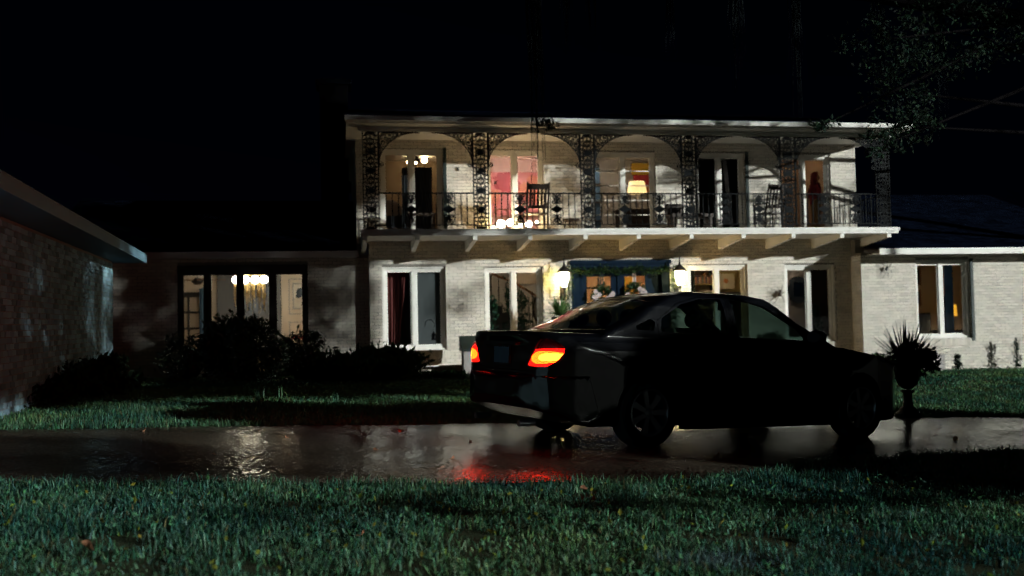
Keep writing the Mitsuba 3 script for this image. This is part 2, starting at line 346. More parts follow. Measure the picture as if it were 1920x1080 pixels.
# main block
mp = unary_union([sbox(0.75, -0.6, 13.2, 2.98), sbox(0.47, 2.98, 13.41, 5.49)]).difference(unary_union([hole(r) for r in LOW + UPP + [DOOR]]))
wall('house__main_wall', mp, YM, 0.26)
xzface = lambda Y: (lambda a, b, c, d, o: (a, b, Y - o, Y + 0.0005, c, d))
b1 = bricks(0.75, 13.2, 0.02, 2.98, LOW + [DOOR], rb)
order = sorted(b1, key=lambda b: abs(b[0] - 2.9) + 0.8 * abs(b[2] - 1.4) + (5 if b[2] < 0.3 else 0))
single, rest = order[:60], order[60:]
mb = lay(rest, xzface(YM), rb); obj('house__main_wall__brickwork', mb.get(), 'tinted_matte', color=mb.col(), kind='stuff')
for b in single:
    mb = lay([b], xzface(YM), rb); obj('house__main_wall__brick', mb.get(), 'tinted_matte', color=mb.col())
mb = lay(bricks(0.47, 13.41, 2.98, 5.49, UPP, rb), xzface(YM), rb); obj('house__main_wall__upper_brickwork', mb.get(), 'tinted_matte', color=mb.col(), kind='stuff')
for a in ((0.47, 0.73, YM + 0.26, 31, 2.98, 5.49), (13.15, 13.41, YM + 0.26, 31, 2.98, 5.49), (0.75, 1.0, YM + 0.26, 24.37, -0.6, 2.98)): obj('house__side_wall', bx(*a), 'white_paint')
# left wing
lp = sbox(-6.5, -0.6, 0.75, 2.74).difference(hole(PIC)); wall('house__left_wing_wall', lp, YL, 0.26)
mb = lay(bricks(-6.5, 0.745, -0.1, 2.66, [PIC], rb), xzface(YL), rb); obj('house__left_wing_wall__brickwork', mb.get(), 'tinted_matte', color=mb.col(), kind='stuff')
# right wing, its front stands half a metre forward
rp = sbox(13.2, -0.8, 20.0, 2.62).difference(hole(RW)); wall('house__right_wing_wall', rp, YR, 0.26)
b2 = bricks(13.2, 20.0, -0.50, 2.55, [RW, (RW[0] - 0.02, RW[1] + 0.02, 0.18, 0.38)], rb)
order = sorted(b2, key=lambda b: (0 if b[1] < 14.75 else 3) + (9 if b[0] > 17.3 else 0) + abs(b[2] - 1.45) + 0.3 * abs(b[0] - 14.0))
single, rest = order[:240], order[240:]
mb = lay(rest, xzface(YR), rb); obj('house__right_wing_wall__brickwork', mb.get(), 'tinted_matte', color=mb.col(), kind='stuff')
for b in single:
    mb = lay([b], xzface(YR), rb); obj('house__right_wing_wall__brick', mb.get(), 'tinted_matte', color=mb.col())
obj('house__return_wall', bx(13.201, 13.45, YR + 0.26, YM + 0.001, -0.8, 2.98), 'grey_mortar')
mb = lay(bricks(YR + 0.005, YM - 0.012, -0.50, 2.55, [], rb), lambda a, b, c, d, o: (13.2 - o, 13.2005, a, b, c, d), rb)
obj('house__return_wall__brickwork', mb.get(), 'tinted_matte', color=mb.col(), kind='stuff')
# brick sills standing on edge under the windows
mb = MB()
for (r, Y) in [(LOW[0], YM), (LOW[1], YM), (LOW[2], YM), (LOW[3], YM), (RW, YR)]:
    x = r[0] - 0.03
    while x < r[1] + 0.02:
        mb.box(x, x + 0.062, Y - 0.035, Y + 0.05, r[2] - 0.20, r[2] - 0.004, c=paint(rb)[0]); x += 0.0715
obj('house__window_sills', mb.get(), 'tinted_matte', color=mb.col(), kind='stuff')

def window(name, r, Y, cuts, frame='white_trim', rec=0.085, st=0.10, mull=0.11, muntins=0, top=0.10, glass=True):
    """Frame in a recess of the brickwork; cuts: fractions of the width where mullions stand."""
    x0, x1, z0, z1 = r
    xs = [x0 + st] + [v for c in cuts for v in (x0 + (x1 - x0) * c - mull / 2, x0 + (x1 - x0) * c + mull / 2)] + [x1 - st]
    g = sbox(x0, z0, x1, z1)
    lites = [(xs[2 * i], xs[2 * i + 1]) for i in range(len(xs) // 2)]
    for (a, b) in lites: g = g.difference(sbox(a, z0 + st, b, z1 - top))
    k = obj(f'house__{name}', exz(g, Y + rec, Y + rec + 0.10), frame)
    if frame == 'white_trim':     # raised casing round the opening
        cas = sbox(x0, z0, x1, z1).difference(sbox(x0 + 0.045, z0 + 0.05, x1 - 0.045, z1 - 0.045))
        obj(k + '__casing', exz(cas, Y + rec - 0.045, Y + rec - 0.002), frame)
    for (a, b) in lites:
        sash = sbox(a + 0.001, z0 + st + 0.001, b - 0.001, z1 - top - 0.001).difference(sbox(a + 0.03, z0 + st + 0.035, b - 0.03, z1 - top - 0.035))
        obj(k + '__sash', exz(sash, Y + rec + 0.025, Y + rec + 0.07), frame)
        if glass: obj(k + '__pane', quadxz(a + 0.03, b - 0.03, z0 + st + 0.035, z1 - top - 0.035, Y + rec + 0.05), 'window_glass')
        for m in range(1, muntins + 1):
            zz = z0 + st + (z1 - top - z0 - st) * m / (muntins + 1)
            obj(k + '__muntin', bx(a + 0.03, b - 0.03, Y + rec + 0.035, Y + rec + 0.062, zz - 0.012, zz + 0.012), frame)
    return k
for i, r in enumerate(LOW): window('window', r, YM, [0.5])
for i, r in enumerate(UPP): window('balcony_door', r, YM, [0.5], muntins=4 if i == 2 else 0, rec=0.08)
window('window', RW, YR, [0.5], st=0.09)
window('picture_window', PIC, YL, [0.225, 0.475, 0.725], frame='dark_frame', rec=0.02, st=0.11, mull=0.12, top=0.20)
for (x, z0, z1, Y) in [(2.56, 3.2, 5.3, YM), (10.34, 3.2, 5.28, YM), (16.26, 0.30, 2.44, YR)]:      # slim folded shutters beside three openings
    k = obj('house__shutter', bx(x, x + 0.085, Y - 0.05, Y - 0.013, z0, z1), 'dark_shutter')
    mb = MB()
    for q_ in np.arange(z0 + 0.06, z1 - 0.06, 0.05): mb.box(x + 0.012, x + 0.073, Y - 0.062, Y - 0.0501, q_, q_ + 0.022)
    obj(k + '__slats', mb.get(), 'dark_shutter', kind='stuff')
# front doors
x0, x1, z0, z1 = DOOR
fr = sbox(x0, z0, x1, z1).difference(sbox(x0 + 0.20, z0, x1 - 0.20, z1 - 0.24))
obj('house__front_door', exz(fr, YM + 0.02, YM + 0.20), 'blue_door', label='dark blue double front door with a glazed upper panel in each leaf')
obj('house__front_door__header_moulding', cat(bx(x0 - 0.03, x1 + 0.03, YM - 0.07, YM - 0.012, z1 - 0.07, z1 + 0.02), bx(x0, x1, YM - 0.03, YM + 0.019, z1 - 0.16, z1 - 0.071)), 'blue_door')
for (a, b) in [(x0 + 0.205, 6.925), (6.935, x1 - 0.205)]:
    p0, p1 = (a + 0.21, b - 0.18) if a < 6.5 else (a + 0.16, b - 0.40)
    leaf = sbox(a, z0 + 0.005, b, z1 - 0.245).difference(sbox(p0, z0 + 0.95, p1, 2.13))
    obj('house__front_door__leaf', exz(leaf, YM + 0.10, YM + 0.15), 'blue_door')
    obj('house__front_door__pane', quadxz(p0, p1, z0 + 0.95, 2.13, YM + 0.125), 'window_glass')
    for (u0, u1, w0, w1) in [((p0 + p1) / 2 - 0.012, (p0 + p1) / 2 + 0.012, z0 + 0.95, 2.13)]:
        obj('house__front_door__muntin', bx(u0, u1, YM + 0.112, YM + 0.14, w0, w1), 'dark_frame')
    obj('house__front_door__lower_panel', bx(a + 0.14, b - 0.14, YM + 0.085, YM + 0.0995, z0 + 0.18, z0 + 0.8), 'blue_door')
obj('house__front_door__astragal', bx(6.905, 6.955, YM + 0.07, YM + 0.0995, z0 + 0.01, z1 - 0.25), 'blue_door')
obj('house__front_door__handle', tub([[6.86, YM + 0.06, 1.0], [6.86, YM + 0.05, 1.12], [6.86, YM + 0.06, 1.24]], 0.012), 'brass')

# rooms behind the openings
def room(name, x0, x1, y0, y1, z0, z1, wm, fm='wood_floor', cm='ceiling_white'):
    t = 0.06
    obj(f'house__{name}', cat(bx(x0 - t, x0, y0, y1, z0, z1), bx(x1, x1 + t, y0, y1, z0, z1), bx(x0 - t, x1 + t, y1, y1 + t, z0, z1)), wm)
    obj(f'house__{name}__room_floor', bx(x0 - t, x1 + t, y0, y1 + t, z0 - t, z0 - 0.001), fm)
    obj(f'house__{name}__ceiling', bx(x0 - t, x1 + t, y0, y1 + t, z1 + 0.001, z1 + t), cm)
YB = YM + 0.262
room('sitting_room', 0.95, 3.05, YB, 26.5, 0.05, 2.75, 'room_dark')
room('stair_hall', 3.3, 5.72, YB, 27.0, 0.05, 2.75, 'room_grey')
room('entrance_hall', 5.92, 8.45, YB, 26.6, 0.05, 2.75, 'room_tan')
room('library', 8.62, 11.0, YB, 25.9, 0.05, 2.75, 'room_olive')
room('tree_room', 11.2, 14.2, YB, 26.2, 0.05, 2.75, 'room_grey')
room('bedroom', 0.80, 3.0, YB, 26.8, 3.16, 5.46, 'room_ochre')
room('pink_room', 3.3, 5.7, YB, 26.2, 3.16, 5.46, 'room_pink')
room('study', 5.95, 8.75, YB, 26.2, 3.16, 5.46, 'room_grey')
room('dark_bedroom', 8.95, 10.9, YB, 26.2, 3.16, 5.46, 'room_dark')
room('end_room', 11.1, 13.05, YB, 26.2, 3.16, 5.46, 'room_ochre')
room('parlour', 14.3, 18.2, YR + 0.262, 26.2, -0.1, 2.45, 'room_sand')
room('dining_room', -4.6, -0.05, YL + 0.262, 27.6, 0.05, 2.62, 'room_cream')

# balcony
JX = [0.62, 1.80, 3.11, 4.39, 5.70, 6.99, 8.29, 9.60, 10.88, 12.15, 13.40]
obj('house__balcony_floor', cat(bx(0.55, 13.62, 22.26, YM - 0.013, 3.03, 3.15)), 'white_paint')
obj('house__balcony_floor__edge_moulding', cat(bx(0.52, 13.66, 22.215, 22.258, 3.09, 3.175), bx(0.54, 13.63, 22.235, 22.258, 3.03, 3.088), bx(13.621, 13.66, 22.26, YM - 0.013, 3.06, 3.175)), 'white_trim')
for x in JX:
    p = Polygon([(22.27, 3.029), (YM - 0.013, 3.029), (YM - 0.013, 2.76), (YM - 0.25, 2.79), (22.45, 2.915), (22.27, 2.93)])
    obj('house__balcony_floor__joist', eyz(p, x - 0.05, x + 0.05), 'white_trim')
# roofs
def roof(key, x0, x1, ye, ze, yr, zr, back=True):
    dy, dz = yr - ye, zr - ze
    p = Polygon([(ye, ze), (yr, zr), (yr, zr - 0.10), (ye, ze - 0.06)])
    k = obj(key, eyz(p, x0, x1), 'shingle')
    if back: obj(key + '__back_slope', eyz(Polygon([(yr + 0.001, zr), (yr + dy, ze), (yr + dy, ze - 0.06), (yr + 0.001, zr - 0.1)]), x0, x1), 'shingle')
    L = math.hypot(dy, dz); mb = MB(); rr = np.random.default_rng(len(scene)); nrow = int(L / 0.14)
    for i in range(nrow):
        a, b = i * 0.14, i * 0.14 + 0.17
        x = x0 + rr.uniform(-0.3, 0)
        while x < x1:
            w = 0.30; xa, xb = max(x, x0), min(x + w - 0.008, x1); x += w
            if xb - xa < 0.02: continue
            h = 0.012 + rr.uniform(0, 0.007)
            pt = lambda s, e: [ye + dy * s / L - dz / L * e, ze + dz * s / L + dy / L * e]
            A, B, C, D = pt(a, 0.002), pt(a, h), pt(min(b, L), 0.004), pt(min(b, L), 0.001)
            v = [[xx, *q_] for xx in (xa, xb) for q_ in (A, B, C, D)]
            mb.add(v, [[0, 1, 5], [0, 5, 4], [1, 2, 6], [1, 6, 5], [0, 3, 2], [0, 2, 1], [4, 5, 6], [4, 6, 7]], np.array([0.0018, 0.0030, 0.0070]) * rr.uniform(0.5, 1.5))
    obj(key + '__shingles', mb.get(), 'tinted_dull', color=mb.col(), kind='stuff')
roof('house__roof', 0.22, 13.75, 21.84, 5.65, 28.2, 7.15)
obj('house__roof__fascia', bx(0.22, 13.75, 21.80, 21.838, 5.51, 5.645), 'white_trim')
obj('house__roof__gutter', cat(bx(0.20, 13.77, 21.71, 21.797, 5.53, 5.545), bx(0.20, 13.77, 21.695, 21.7095, 5.53, 5.635)), 'white_trim')
obj('house__roof__soffit', bx(0.24, 13.73, 21.84, 31, 5.495, 5.515), 'white_paint')
obj('house__balcony_beam', bx(0.50, 13.52, 22.23, 22.37, 5.39, 5.488), 'white_trim')
roof('house__left_wing_roof', -6.8, 0.46, 23.5, 2.80, 28.2, 4.55)
obj('house__left_wing_roof__fascia', bx(-6.8, 0.50, 23.46, 23.498, 2.64, 2.79), 'white_trim')
obj('house__left_wing_roof__soffit', bx(-6.8, 0.46, 23.5, YL, 2.665, 2.69), 'white_paint')
roof('house__right_wing_roof', 13.42, 20.4, 22.7, 2.70, 28.2, 4.75)
obj('house__right_wing_roof__fascia', bx(13.36, 20.4, 22.655, 22.698, 2.53, 2.685), 'white_trim')
obj('house__right_wing_roof__soffit', bx(13.38, 20.4, 22.7, YR, 2.555, 2.58), 'white_paint')
obj('house__chimney', bx(-0.40, 0.34, 26.6, 27.4, 3.6, 7.48), 'chimney_brick')
obj('house__chimney__cap', cat(bx(-0.50, 0.44, 26.5, 27.5, 7.481, 7.58), bx(-0.36, 0.30, 26.65, 27.35, 7.581, 7.66)), 'chimney_stone')
# terrace along the front with lit strips at the wall's foot
obj('terrace', cat(bx(0.76, 13.19, 22.75, YM + 0.0005, -0.45, 0.0)), 'stone_slab', kind='structure')
mb = MB()
x = 0.72
while x < 13.15:
    mb.box(x, min(x + 0.40, 13.17), 22.70, 22.98, 0.001, 0.052 + RNG.uniform(0, 0.004), c=np.array([0.46, 0.42, 0.34]) * RNG.uniform(0.8, 1.05)); x += 0.408
obj('terrace__coping_stones', mb.get(), 'tinted_matte', color=mb.col(), kind='stuff')
for (x0, x1, y) in [(1.30, 2.95, 22.62), (12.85, 13.95, 22.52)]:
    side = 'left' if x0 < 5 else 'right'
    k = thing('strip_light', 'thin warm strip light low along the terrace ' + ('near the first lower window' if side == 'left' else 'beside the right wing corner'), 'strip light')
    zz = 0.065
    obj(k + '__lit_tube', tub([[x0, y, zz], [x1, y, zz]], 0.016, 8), 'white_trim', emitter=glow('', (6.0, 4.7, 2.5), 0.8))
    obj(k + '__channel', cat(bx(x0 - 0.02, x1 + 0.02, y - 0.03, y + 0.03, zz - 0.032, zz - 0.018), *[bx(xx - 0.01, xx + 0.01, y - 0.01, y + 0.01, -0.5, zz - 0.033) for xx in np.linspace(x0, x1, 4)]), 'black_trim')

# ------------------------------------------------------------------ garage on the left
GM = trimesh.transformations.translation_matrix([-4.46, 20.9, 0]) @ trimesh.transformations.rotation_matrix(math.radians(3.9), [0, 0, 1])
def gput(m): m = m.copy(); m.apply_transform(GM); return m
labels['garage'] = {'label': 'low brick garage with deep pale eaves reaching in from the side of the lawn', 'category': 'garage'}
obj('garage__wall', gput(cat(bx(-0.25, -0.001, -17, 0, -0.5, 2.42), bx(-6, -0.251, -0.25, 0, -0.5, 2.42))), 'grey_mortar')
def gbrick_cooled(rng):  # red tail-light spill is countered in this bluish brick colour
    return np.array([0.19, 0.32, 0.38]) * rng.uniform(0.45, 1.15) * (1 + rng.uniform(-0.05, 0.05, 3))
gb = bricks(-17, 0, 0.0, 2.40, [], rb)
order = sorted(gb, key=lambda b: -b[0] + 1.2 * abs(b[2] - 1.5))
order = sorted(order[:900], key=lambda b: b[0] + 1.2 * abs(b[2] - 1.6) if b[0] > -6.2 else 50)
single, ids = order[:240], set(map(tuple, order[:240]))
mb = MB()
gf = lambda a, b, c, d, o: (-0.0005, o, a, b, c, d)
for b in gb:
    if tuple(b) not in ids: mb.box(*gf(*b, 0.012 + rb.uniform(-0.004, 0.006)), c=gbrick_cooled(rb))
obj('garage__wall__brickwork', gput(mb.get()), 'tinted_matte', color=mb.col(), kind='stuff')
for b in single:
    mb = MB().box(*gf(*b, 0.012 + rb.uniform(-0.004, 0.006)), c=gbrick_cooled(rb))
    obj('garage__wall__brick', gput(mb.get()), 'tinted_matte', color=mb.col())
obj('garage__soffit', gput(bx(-0.3, 0.56, -17, 0.5, 2.421, 2.445)), 'garage_trim_cooled')
obj('garage__fascia', gput(cat(bx(0.561, 0.60, -17, 0.54, 2.42, 2.60), bx(-6, 0.5605, 0.501, 0.54, 2.42, 2.60))), 'garage_trim_cooled')
gv = np.array([[0.60, -17, 2.605], [0.60, 0.54, 2.605], [-3.2, 0.54, 3.9], [-3.2, -17, 3.9], [-7, 0.54, 2.605], [-7, -17, 2.605]])
obj('garage__roof', gput(trimesh.Trimesh(gv, [[0, 1, 2], [0, 2, 3], [3, 2, 4], [3, 4, 5], [1, 4, 2], [0, 3, 5]], process=False)), 'shingle')

# ------------------------------------------------------------------ wrought iron
def arc(cx, cy, r, a0, a1, n=14): 
    t = np.radians(np.linspace(a0, a1, n)); return LineString(np.c_[cx + r * np.cos(t), cy + r * np.sin(t)])
def scroll(cx, cy, r, a0, turns, sgn=1, n=26):
    t = np.linspace(0, 1, n); a = math.radians(a0) + sgn * t * turns * 2 * math.pi; rr = r * (1 - 0.78 * t)
    return LineString(np.c_[cx + rr * np.cos(a), cy + rr * np.sin(a)])
def ring(cx, cy, r): return arc(cx, cy, r, 0, 360, 22)
def ellipse(cx, cy, a, b, rot=0): return affinity.rotate(affinity.scale(Point(cx, cy).buffer(1, 6), a, b), rot, origin=(cx, cy))
def cell(w, h, y):
    """One repeat of the column's scrollwork, w wide, h tall, its foot at y."""
    S, A = [], []
    c = w / 2
    A += [ellipse(c, y, 0.062, 0.045), ellipse(c - 0.10, y, 0.05, 0.016), ellipse(c + 0.10, y, 0.05, 0.016)]
    S += [ring(c, y + h / 2, 0.074), LineString([(c, y + 0.03), (c, y + h / 2 - 0.05)]), LineString([(c, y + h / 2 + 0.05), (c, y + h - 0.03)])]
    for k in range(4): A.append(ellipse(c + 0.045 * math.cos(k * math.pi / 2 + math.pi / 4), y + h / 2 + 0.045 * math.sin(k * math.pi / 2 + math.pi / 4), 0.034, 0.015, 45 + 90 * k))
    for sx in (-1, 1):
        for sy in (-1, 1):
            yy = y + h / 2 + sy * 0.175
            S.append(scroll(c + sx * 0.078, yy, 0.052, 90 * sy if sx > 0 else 90 * sy, 1.15, sx * sy))
            A.append(ellipse(c + sx * 0.028, y + h / 2 + sy * 0.19, 0.042, 0.014, 90 - sx * sy * 18))
            S.append(arc(c + sx * 0.135, y + h / 2 + sy * 0.085, 0.05, 0, 360, 14))
    A.append(ellipse(c, y + h / 2 + 0.2, 0.022, 0.05)); A.append(ellipse(c, y + h / 2 - 0.2, 0.022, 0.05))
    return unary_union([s.buffer(0.0150, 3) for s in S] + A)
def column_panel(w, z0, z1):
    n = 5; h = (z1 - z0) / n
    g = unary_union([cell(w, h, z0 + i * h) for i in range(n)])
    return g.intersection(sbox(0.024, z0, w - 0.024, z1)).simplify(0.002)
def spandrel(W, H):
    """Lace bracket filling the corner between a column (x = 0) and the beam (y = 0), as far as a sweeping curve."""
    t = np.linspace(0, math.pi / 2, 30)
    cv = np.c_[W * (1 - np.cos(t)) * 1.0, -H * (1 - np.sin(t))]
    region = Polygon(np.vstack([[[0, 0]], [[W, 0]], cv[::-1], [[0, -H]]])).buffer(0)
    S = [LineString(cv).buffer(0.012), sbox(0, -0.02, W, 0), sbox(0, -H - 0.05, 0.02, 0), scroll(0.055, -H + 0.0, 0.055, 90, 1.2, -1).buffer(0.010)]
    rr, circ = np.random.default_rng(4), []
    for _ in range(5000):
        p = Point(rr.uniform(0.02, W), rr.uniform(-H, -0.02))
        if not region.contains(p): continue
        d = min([region.exterior.distance(p)] + [p.distance(Point(c[0], c[1])) - c[2] for c in circ])
        d = min(d, 0.085)
        if d > 0.020: circ.append((p.x, p.y, d))
    for (x, y, r) in circ:
        S.append(scroll(x, y, r, rr.uniform(0, 360), 1.3, 1).buffer(0.0125, 3) if r > 0.05 else ring(x, y, r).buffer(0.011, 3))
        if r > 0.035: S.append(ellipse(x, y, r * 0.5, r * 0.2, rr.uniform(0, 180)))
    return unary_union(S).simplify(0.002)
COLX = [(0.585, 0.955), (3.085, 3.45), (5.615, 5.965), (8.09, 8.465), (10.595, 11.0), (13.10, 13.475)]
CZ0, CZ1, CY = 3.176, 5.389, 22.30
SP = spandrel(0.92, 0.74)
names = ['at the far end over the dark roof', 'second along from the low dark roof', 'third along, between the pink window and the lamp-lit doors', 'fourth along, beside the dark bench', 'fifth along, wrapped in hanging leaves', 'at the corner over the right wing']
def put(poly, dx, dy, flip=False):
    p = affinity.scale(poly, -1, 1, origin=(0, 0)) if flip else poly
    return affinity.translate(p, dx, dy)
for i, (a, b) in enumerate(COLX):
    k = thing('iron_column', f'black wrought-iron lace column of the balcony, {names[i]}', 'column', 'wrought-iron balcony columns')
    for xx in (a, b - 0.024): obj(k + '__stile', bx(xx, xx + 0.024, CY - 0.02, CY + 0.02, CZ0, CZ1), 'iron')
    obj(k + '__scrollwork', exz(affinity.translate(column_panel(b - a, CZ0, CZ1), a, 0), CY - 0.012, CY + 0.012), 'iron', kind='stuff')
    if i < 5: obj(k + '__bracket', exz(put(SP, b + 0.001, CZ1 - 0.001), CY - 0.012, CY + 0.012), 'iron', kind='stuff')
    if i > 0: obj(k + '__bracket', exz(put(SP, a - 0.001, CZ1 - 0.001, True), CY - 0.012, CY + 0.012), 'iron', kind='stuff')
    if i == 5:
        for yy in (22.55,): obj(k + '__stile', bx(b - 0.024, b, yy, yy + 0.03, CZ0, CZ1), 'iron')
        obj(k + '__scrollwork', eyz(affinity.translate(column_panel(0.26, CZ0, CZ1), 22.31, 0), b - 0.018, b - 0.004), 'iron', kind='stuff')
# railings between the columns
def rail_panel(w, h):
    c, m = w / 2, h / 2
    S = [ring(c, m, 0.07)] + [LineString([(c, 0), (c, m - 0.07)]), LineString([(c, m + 0.07), (c, h)])]
    A = [ellipse(c, m, 0.13, 0.055), ellipse(c, m, 0.05, 0.085)]
    for sx in (-1, 1):
        for sy in (-1, 1):
            S.append(scroll(c + sx * 0.07, m + sy * 0.17, 0.062, 90 * sy, 1.25, sx * sy)); S.append(scroll(c + sx * 0.075, m + sy * 0.30, 0.055, -90 * sy, 1.1, -sx * sy))
            A.append(ellipse(c + sx * 0.03, m + sy * 0.23, 0.06, 0.016, 90 - sx * sy * 22))
    return unary_union([s.buffer(0.014, 3) for s in S] + A).intersection(sbox(0.012, 0, w - 0.012, h)).simplify(0.002)
RP = rail_panel(0.30, 0.70)
rn = ['between the first and second iron columns', 'in front of the pink window', 'in front of the lamp-lit doors', 'between the bench and the rocking chair', 'last along, by the blue-lit brickwork']
for i in range(5):
    a, b = COLX[i][1] + 0.002, COLX[i + 1][0] - 0.002
    k = thing('balcony_railing', f'black iron balcony railing with two lace panels, {rn[i]}', 'railing', 'iron balcony railings')
    obj(k + '__top_rail', bx(a, b, CY - 0.018, CY + 0.018, 3.985, 4.015), 'iron'); obj(k + '__bottom_rail', bx(a, b, CY - 0.014, CY + 0.014, 3.262, 3.282), 'iron')
    n = 15; step = (b - a) / n
    for j in range(1, n):
        if j in (5, 11): continue
        x = a + j * step; obj(k + '__baluster', bx(x - 0.010, x + 0.010, CY - 0.010, CY + 0.010, 3.2825, 3.9845), 'iron')
    for j in (5, 11):
        x = a + j * step; obj(k + '__lace_panel', exz(affinity.translate(RP, x - 0.15, 3.2825), CY - 0.010, CY + 0.010), 'iron', kind='stuff')
k = thing('balcony_railing', 'short iron railing closing the far side end of the balcony', 'railing')
obj(k + '__top_rail', bx(13.44, 13.468, 22.585, YM - 0.015, 3.985, 4.015), 'iron'); obj(k + '__bottom_rail', bx(13.44, 13.468, 22.585, YM - 0.015, 3.262, 3.282), 'iron')
for yy in np.linspace(22.7, 23.7, 8): obj(k + '__baluster', bx(13.446, 13.462, yy - 0.008, yy + 0.008, 3.2825, 3.9845), 'iron')

# ------------------------------------------------------------------ on the balcony
def rocking_chair(x, y, z, rz, label):
    k = thing('rocking_chair', label, 'rocking chair', 'rocking chairs on the balcony')
    M = trimesh.transformations.translation_matrix([x, y, z]) @ trimesh.transformations.rotation_matrix(rz, [0, 0, 1])
    def o(n, m): m.apply_transform(M); obj(k + '__' + n, m, 'dark_wood')
    # the sitter faces -y ; back leans towards +y
    for s in (-1, 1):
        t = np.linspace(-0.42, 0.48, 9); o('rocker', tub(np.c_[np.full(9, s * 0.25), t, 0.02 + 0.28 * (t * t)], 0.02, 6))
        o('front_leg', tub([[s * 0.25, -0.24, 0.05], [s * 0.25, -0.24, 0.66]], 0.02, 8)); o('rear_post', tub([[s * 0.25, 0.20, 0.04], [s * 0.25, 0.24, 0.45], [s * 0.255, 0.44, 1.14]], [0.022, 0.024, 0.02], 8))
        o('armrest', bx(s * 0.25 - 0.04, s * 0.25 + 0.04, -0.29, 0.30, 0.661, 0.685))
    for i in range(6): o('seat_slat', bx(-0.27, 0.27, -0.27 + i * 0.085, -0.19 + i * 0.085, 0.43, 0.455))
    back = lambda zz: 0.24 + (zz - 0.45) * 0.29
    for (z0, z1) in [(0.98, 1.10), (0.55, 0.61)]:
        m = MB(); m.add([[xx, back(zz) + dd, zz] for xx in (-0.245, 0.245) for dd in (-0.014, 0.014) for zz in (z0, z1)], BOXF); o('back_rail', m.get())
    for i in range(5):
        xx = -0.18 + i * 0.09; m = MB(); m.add([[xx + a, back(zz) + dd, zz] for a in (-0.022, 0.022) for dd in (-0.008, 0.008) for zz in (0.605, 0.985)], BOXF); o('back_slat', m.get())
rocking_chair(4.66, 22.95, 3.15, math.radians(180), 'dark wooden rocking chair silhouetted against the pink window')
rocking_chair(10.58, 22.95, 3.15, math.radians(188), 'dark wooden rocking chair against the warm-lit brick beyond the bench')
k = thing('bench', 'low dark bench with a box back on the balcony beside the fourth iron column', 'bench')
obj(k + '__seat', bx(8.0, 9.05, 22.75, 23.25, 3.50, 3.58), 'dark_wood'); obj(k + '__back', bx(7.98, 8.40, 23.16, 23.22, 3.581, 3.86), 'dark_wood')
for xx in (8.03, 8.96): obj(k + '__end_panel', bx(xx, xx + 0.06, 22.77, 23.23, 3.15, 3.499), 'dark_wood')
k = thing('side_table', 'small dark slatted table on the balcony before the first glass door', 'table')
obj(k + '__top', bx(1.62, 2.3, 23.0, 23.45, 3.60, 3.63), 'dark_wood')
for xx in (1.65, 2.22):
    for yy in (23.03, 23.38): obj(k + '__leg', bx(xx, xx + 0.05, yy, yy + 0.05, 3.15, 3.599), 'dark_wood')
k = thing('wicker_stool', 'small dark wicker stool by the wall between pink window and lamp-lit doors', 'stool')
obj(k + '__seat', lathe([[0, 0.36], [0.19, 0.36], [0.20, 0.33], [0.18, 0.30], [0, 0.30]], 5.62, 23.3, 3.15), 'dark_wood')
for q_ in range(4): obj(k + '__leg', tub([[5.62 + 0.15 * math.cos(q_ * 1.57), 23.3 + 0.15 * math.sin(q_ * 1.57), 3.45], [5.62 + 0.19 * math.cos(q_ * 1.57), 23.3 + 0.19 * math.sin(q_ * 1.57), 3.15]], 0.014), 'dark_wood')
gl = ['largest, farthest from the rocking chair', 'second largest', 'small, at the rocking chair leg', 'large, under the rocking chair seat', 'smallest, beyond the rocking chair']
for i, (x, z, r) in enumerate([(3.89, 3.40, 0.10), (4.11, 3.43, 0.085), (4.37, 3.37, 0.045), (4.57, 3.39, 0.085), (4.77, 3.44, 0.035)]):
    k = thing('globe_light', f'glowing globe light on the balcony floor, {gl[i]}', 'globe light', 'glowing globe lights along the pink window')
    obj(k + '__globe', ball(x, 23.35, z, r, 2), 'white_trim', True, emitter=glow('', (46, 33, 16), 1.4 if r > 0.05 else 0.2))
    obj(k + '__base', lathe([[0, 0], [0.06, 0], [0.05, 0.02], [0.014, 0.03], [0.014, z - r - 3.15], [0, z - r - 3.15]], x, 23.35, 3.15, 12), 'black_trim')

# ------------------------------------------------------------------ lamps and furnishing seen through the windows
def lamp_ball(key, x, y, z, r, rgb, w=None, sc=(1, 1, 1)):
    return obj(key, ball(x, y, z, r, 2, sc), 'white_trim', True, emitter=glow('', rgb, w))
def flush_light(x, y, z, rgb, label, r=0.13, w=1.5):
    k = thing('ceiling_light', label, 'ceiling light')
    lamp_ball(k + '__dome', x, y, z - 0.035, r, rgb, w, (1, 1, 0.35))
    obj(k + '__plate', lathe([[0, 0], [r + 0.03, 0], [r + 0.03, -0.02], [0, -0.02]], x, y, z - 0.002), 'brass')
